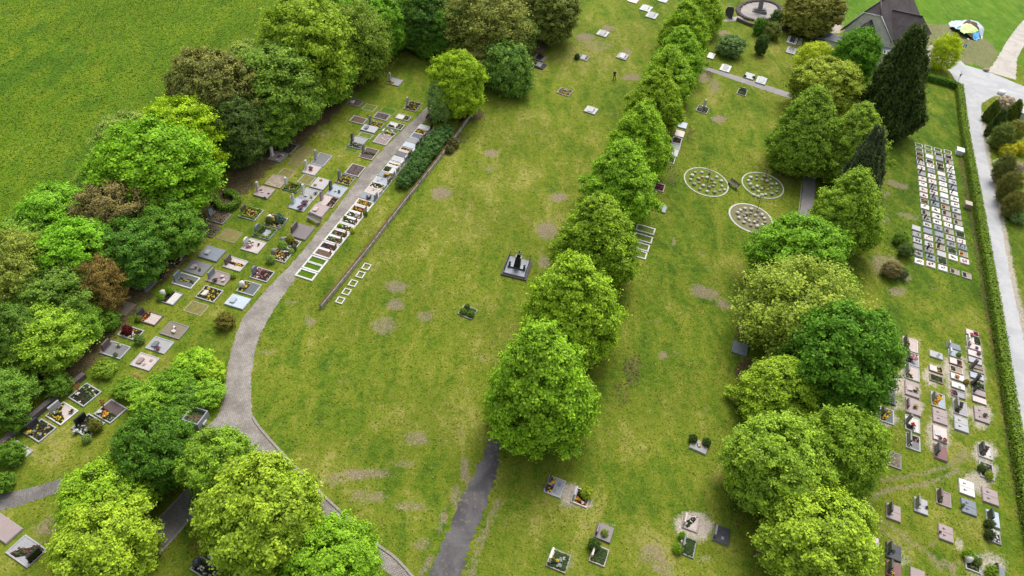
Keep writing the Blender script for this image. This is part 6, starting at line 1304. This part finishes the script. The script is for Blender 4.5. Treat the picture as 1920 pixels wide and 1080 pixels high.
t = thing('water_trough', "white box shaped container at the hedge near the top of the urn field", "container", P(1797, 288), frame(HEAD['K'])); b = MB(); b.box(-.62, .62, -.55, .55, 0, .75, 0, None, .04); b.build("body", WHITEP, t); b = MB(); b.box(-.68, -.01, -.6, .6, .752, .84, 0, None, .02); b.box(.01, .68, -.6, .6, .752, .86, 0, None, .02); b.build("lid", mat("white_lid", (.8, .8, .8), (.7, .7, .7), 2), t)
t = thing('wooden_bin', "tan wooden bin at the hedge beside the middle of the urn field", "bin", P(1812, 388), frame(HEAD['K'])); b = MB()
for k in range(5): b.box(-.5, .5, -.45, .45, k * .14, k * .14 + .12)
b.build("crate", mat("tan_wood", (.42, .34, .25), None, 8, .8), t); b = MB(); b.box(-.54, .54, -.5, .5, .71, .78); b.build("lid", mat("pale_wood", (.52, .45, .36), None, 8, .8), t)
# ------------------------------------------------------------------ yard: tarps over the soil heap
hc = P(1812, 58); t = thing('soil_heap', "brown soil heap partly covered by pale blue, green and blue tarpaulins", "soil heap", hc)
def hh(x, y): 
    a = P(1812 + 34, 58) - hc; bq = P(1812, 58 + 19) - hc
    det = a.x * bq.y - a.y * bq.x; u = (x * bq.y - y * bq.x) / det; v = (y * a.x - x * a.y) / det; r2 = u * u + v * v
    return SX * x + SY * y + 1.5 * max(0, 1 - r2) ** .8 + .10 * math.sin(x * 2.2) * math.sin(y * 2.7)
def heap_patch(name, poly_px, m, off, st=.16):
    pl = [P(*p) - hc for p in poly_px]; 
    x0, x1 = min(p.x for p in pl), max(p.x for p in pl); y0, y1 = min(p.y for p in pl), max(p.y for p in pl)
    vs = {}; fs = []; L = []
    def vid(i, j):
        if (i, j) not in vs:
            x, y = x0 + i * st, y0 + j * st; vs[(i, j)] = len(L); L.append((x, y, hh(x, y) + off + .03 * math.sin(x * 5 + y * 3)))
        return vs[(i, j)]
    for i in range(int((x1 - x0) / st) + 1):
        for j in range(int((y1 - y0) / st) + 1):
            x, y = x0 + (i + .5) * st, y0 + (j + .5) * st; r = False
            for a, c_ in zip(pl, pl[1:] + pl[:1]):
                if (a.y > y) != (c_.y > y) and x < (c_.x - a.x) * (y - a.y) / (c_.y - a.y) + a.x: r = not r
            if r: fs.append((vid(i, j), vid(i + 1, j), vid(i + 1, j + 1), vid(i, j + 1)))
    b = MB(); b.add(L, fs, 0, True); o = b.build(name, m, t); return o
Z = lambda l: [(1740 + x / 10.667, y / 10.667 + 6) for x, y in l]
heap_patch("soil_mound", Z([(430, 400), (640, 370), (800, 410), (1050, 480), (1100, 560), (1070, 700), (950, 745), (700, 690), (540, 610), (430, 500)]), SOILB, 0.0)
heap_patch("pale_blue_tarp", Z([(410, 420), (430, 365), (540, 350), (650, 362), (755, 430), (700, 490), (620, 560), (530, 590), (450, 520)]), mat("pale_tarp", (.40, .52, .62), (.52, .60, .66), 2, .5, .4), .06)
heap_patch("pale_blue_tarp", Z([(800, 420), (940, 440), (1050, 490), (1110, 560), (1080, 725), (1020, 660), (985, 620), (930, 510), (830, 485)]), mat("grey_tarp", (.42, .50, .58), (.52, .57, .62), 2, .5, .4), .06)
heap_patch("yellow_green_tarp", Z([(620, 555), (800, 560), (985, 640), (860, 690), (690, 695), (605, 655)]), mat("lime_tarp", (.52, .80, .22), (.60, .82, .30), 2, .5, .4), .12)
heap_patch("blue_tarp", Z([(860, 685), (990, 650), (1040, 715), (960, 755), (890, 735)]), mat("blue_tarp", (.08, .38, .80), (.12, .45, .80), 2, .5, .4), .09)
heap_patch("blue_tarp", Z([(520, 590), (615, 590), (610, 645), (560, 620)]), MATS["blue_tarp"], .09)
# ------------------------------------------------------------------ signs, posts, lamp
t = thing('lamp_post', "slender lamp post with a blue pedestrian sign in the sand yard", "lamp post", P(1804, 99)); b = MB(); b.tube([(0, 0, -.1), (0, 0, 2.9)], [.06, .045], 8); b.build("post", METAL, t)
b = MB(); b.box(-.38, .38, -.09, -.06, 1.0, 1.75); b.build("blue_sign", mat("sign_blue", (.03, .18, .55), (.03, .17, .5), 3, .4), t); b = MB(); b.box(-.14, .14, -.10, -.0905, 1.1, 1.45); b.blob((0, -.095, 1.56), .09, 0, 0, 8, 5, .09); b.build("pedestrian_symbol", WHITEP, t)
b = MB(); b.box(-.12, .12, -.5, .08, 2.9, 3.0, 0, None, .02); b.build("lamp_head", WHITEP, t)
t = thing('give_way_sign', "grey back of a triangular road sign at the junction kerb", "road sign", P(1795, 156), None, None, .5); b = MB(); b.tube([(0, 0, -.1), (0, 0, 2.4)], [.035, .035], 8); b.build("post", METAL, t); b = MB(); b.profile([(0, 1.05), (.5, 1.9), (-.5, 1.9)], -.06, -.04); b.build("triangular_plate", mat("sign_back", (.16, .19, .23), None, 4, .4, .5), t)
t = thing('marker_post', "thin grey marker post with short arm beside the lane hedge", "post", P(1880, 652)); b = MB(); b.tube([(0, 0, -.1), (0, 0, 1.9)], [.05, .04], 8); b.build("post", METAL, t); b = MB(); b.tube([(0, 0, 1.9), (.25, .05, 1.97)], [.035, .05], 7); b.build("arm", WHITEP, t)
t = thing('garden_shed', "white garden shed partly hidden behind the garden conifers", "shed", P(1912, 226), None, None, .35); b = MB(); b.box(-1.0, 1.0, -1.4, 1.4, -.5, 2.0); b.build("wall", WHITEP, t); b = MB(); b.add([(-1.2, -1.5, 1.95), (1.2, -1.5, 1.95), (1.2, 1.5, 1.95), (-1.2, 1.5, 1.95), (0, -1.5, 2.6), (0, 1.5, 2.6)], [(0, 4, 5, 3), (1, 2, 5, 4), (0, 1, 4), (2, 3, 5), (3, 2, 1, 0)]); b.build("roof", mat("white_sheet", (.74, .75, .77), (.66, .67, .69), 2, .6), t)
t = thing('boulder', "white painted boulder at the garden corner of the junction", "boulder", P(1877, 177)); b = MB(); b.blob((0, 0, .3), .75, 0, .15, 9, 6, .5, seed=5); b.build("stone", WHITEP, t)
t = thing('boulder', "pale boulder on the verge between the road and sand yard", "boulder", P(1848, 133)); b = MB(); b.blob((0, 0, .2), .6, 0, .2, 9, 6, .4, seed=9); b.build("stone", stone('sand', 'rough'), t)
# ------------------------------------------------------------------ person with a remote control
pb = P(1151.5, 150); t = thing('person', "person standing in dark clothes on the far lawn holding a controller with both hands", "person", pb, None, None, math.radians(200))
def skin(name, V, E_, Rr, m, parent, lv=1):
    me = bpy.data.meshes.new(name); me.from_pydata(V, E_, []); me.materials.append(m); o = link(name, me, parent)
    md = o.modifiers.new("skin", 'SKIN'); o.modifiers.new("sub", 'SUBSURF').levels = lv; o.modifiers["sub"].render_levels = lv
    for i, r in enumerate(Rr): me.skin_vertices[0].data[i].radius = (r, r) if not isinstance(r, tuple) else r
    me.skin_vertices[0].data[0].use_root = True
    return o
SKINM = mat("skin", (.50, .32, .24), (.44, .27, .20), 8, .6); BLK = mat("black_cloth", (.012, .012, .016), (.02, .02, .026), 14, .9); NAVY = mat("navy_cloth", (.016, .017, .034), (.024, .025, .045), 10, .9); HAIR = mat("grey_hair", (.62, .59, .50), (.5, .47, .40), 20, .8)
# local frame: person faces -y
V = [(0, 0, .95), (0, .0, 1.15), (0, .01, 1.38), (0, .0, 1.5), (0, -.02, 1.60), (0, -.03, 1.68), (0, -.02, 1.75),
     (-.10, 0, .90), (-.17, -.02, .50), (-.23, .03, .09), (-.24, -.12, .04), (.10, 0, .90), (.15, -.03, .50), (.19, .03, .09), (.20, -.12, .04),
     (-.19, .01, 1.40), (-.28, -.02, 1.14), (-.13, -.27, 1.10), (-.07, -.34, 1.13), (.19, .01, 1.40), (.28, -.02, 1.14), (.13, -.27, 1.10), (.07, -.34, 1.13)]
E_ = [(0, 1), (1, 2), (2, 3), (3, 4), (4, 5), (5, 6), (0, 7), (7, 8), (8, 9), (9, 10), (0, 11), (11, 12), (12, 13), (13, 14), (2, 15), (15, 16), (16, 17), (17, 18), (2, 19), (19, 20), (20, 21), (21, 22)]
Rr = [.14, .135, .15, .06, .085, .10, .075, .095, .065, .042, .045, .095, .065, .042, .045, .062, .048, .033, .035, .062, .048, .033, .035]
skin("body", V, E_, Rr, SKINM, t)
skin("jacket", [V[0], V[1], V[2], (0, 0, 1.46), V[15], V[16], (-.15, -.24, 1.105), V[19], V[20], (.15, -.24, 1.105)], [(0, 1), (1, 2), (2, 3), (2, 4), (4, 5), (5, 6), (2, 7), (7, 8), (8, 9)], [.165, .16, .175, .08, .085, .068, .055, .085, .068, .055], NAVY, t)
skin("trousers", [(0, 0, .98), V[7], V[8], (-.225, .03, .08), V[11], V[12], (.188, .03, .08)], [(0, 1), (1, 2), (2, 3), (0, 4), (4, 5), (5, 6)], [.15, .115, .085, .065, .115, .085, .065], BLK, t)
for s, x in ((-1, -.235), (1, .195)):
    b = MB(); b.blob((x, -.06, .05), .06, 0, .02, 8, 6, .055, seed=2); b.v = [(v[0], (v[1] + .06) * 2.1 - .06, max(v[2], 0)) for v in b.v]; b.build("shoe", BLK, t)
b = MB(); b.blob((0, -.005, 1.70), .105, 0, .04, 10, 8, .115, seed=3); b.v = [(x, max(y, -.075 if z > 1.72 else -.02), max(z, 1.62)) for x, y, z in b.v]; b.build("hair", HAIR, t)
b = MB(); b.blob((0, -.145, 1.655), .022, 0, 0, 6, 5, .03, seed=1); b.build("nose", SKINM, t)
for s in (-1, 1):
    b = MB()
    for k in range(4):
        x = s * (.062 - .004 * k); b.tube([(x, -.345 - .012 * k, 1.135), (x - s * .03, -.385 - .004 * k, 1.13 - .012 * k), (x - s * .05, -.375, 1.115 - .012 * k)], [.0095, .0085, .007], 6)
    b.tube([(s * .055, -.34, 1.15), (s * .04, -.365, 1.175), (s * .025, -.385, 1.172)], [.011, .010, .008], 6); b.build("hand", SKINM, t)
Rz = Matrix.Rotation(math.radians(200), 4, 'Z')
t2 = thing('remote_control', "pale remote control held in the standing person's hands", "remote control", pb + (Rz @ Vector((0, -.38, 1.145))), None, None, math.radians(200))
b = MB(); b.box(-.11, .11, -.06, .05, -.02, .02, 0, None, .008); b.build("casing", stone('lgrey'), t2); b = MB(); b.box(-.08, .08, -.16, -.061, .0, .012); b.build("screen", GLASS, t2)
# ------------------------------------------------------------------ grass tufts, uncountable
def tufts(name, mask, n, size, color, zlift=.02, tall=.8):
    ok = np.where(fine & ~OCC & mask)[0]
    ok = NP.choice(ok, n); x = X[ok] + NP.uniform(-.21, .21, n); y = Y[ok] + NP.uniform(-.21, .21, n)
    tint = .5 + .22 * wob(x, y, .55) + .18 * wob(x + 9, y, 1.7) - .3 * LAY['lush'][ok] + .25 * LAY['dry'][ok] + NP.normal(size=n) * .17
    C = np.stack([x, y, SX * x + SY * (y - Y0) + zlift], 1)
    N = NP.normal(size=(n, 3)) * np.array([.5, .5, .1]) + np.array([0, 0, tall * 1.8])
    o = link(name, quads(name, C, N, size * NP.uniform(.5, 1.5, n), .5, tint, TUFT)); o.color = rgb(color); return struct(o, 'stuff')
TUFT = leaf_mat("grass_blades", .25, .40, .22, 1.0)
lawn = (LAY['meadow'] < .3) & (LAY['field'] < .3) & (LAY['soil'] < .45) & (LAY['gravel'] < .35) & (LAY['brown'] < .5)
vis = np.abs(X) < (.78 * (Y * math.cos(PITCH) + 45))
tufts("grass", lawn & vis & (Y < 105), 110000, .10, (.165, .212, .024))
tufts("grass", lawn & vis & (Y >= 105), 40000, .12, (.165, .212, .024))
tufts("meadow_grass", (LAY['meadow'] > .5) & vis, 90000, .12, (.122, .208, .012), .03, .9)
tufts("meadow_flowers", (LAY['meadow'] > .5) & vis & (wob(X, Y, .12) > .0), 5000, .06, (.42, .42, .25), .16, 1.0)
tufts("leaf_litter", (LAY['brown'] > .35) & vis, 9000, .09, (.11, .07, .04), .03, .9)
for k, v in LABELS.items():
    if len(v) > 1 and 'boulder' not in k: print("SAME", k, len(v))
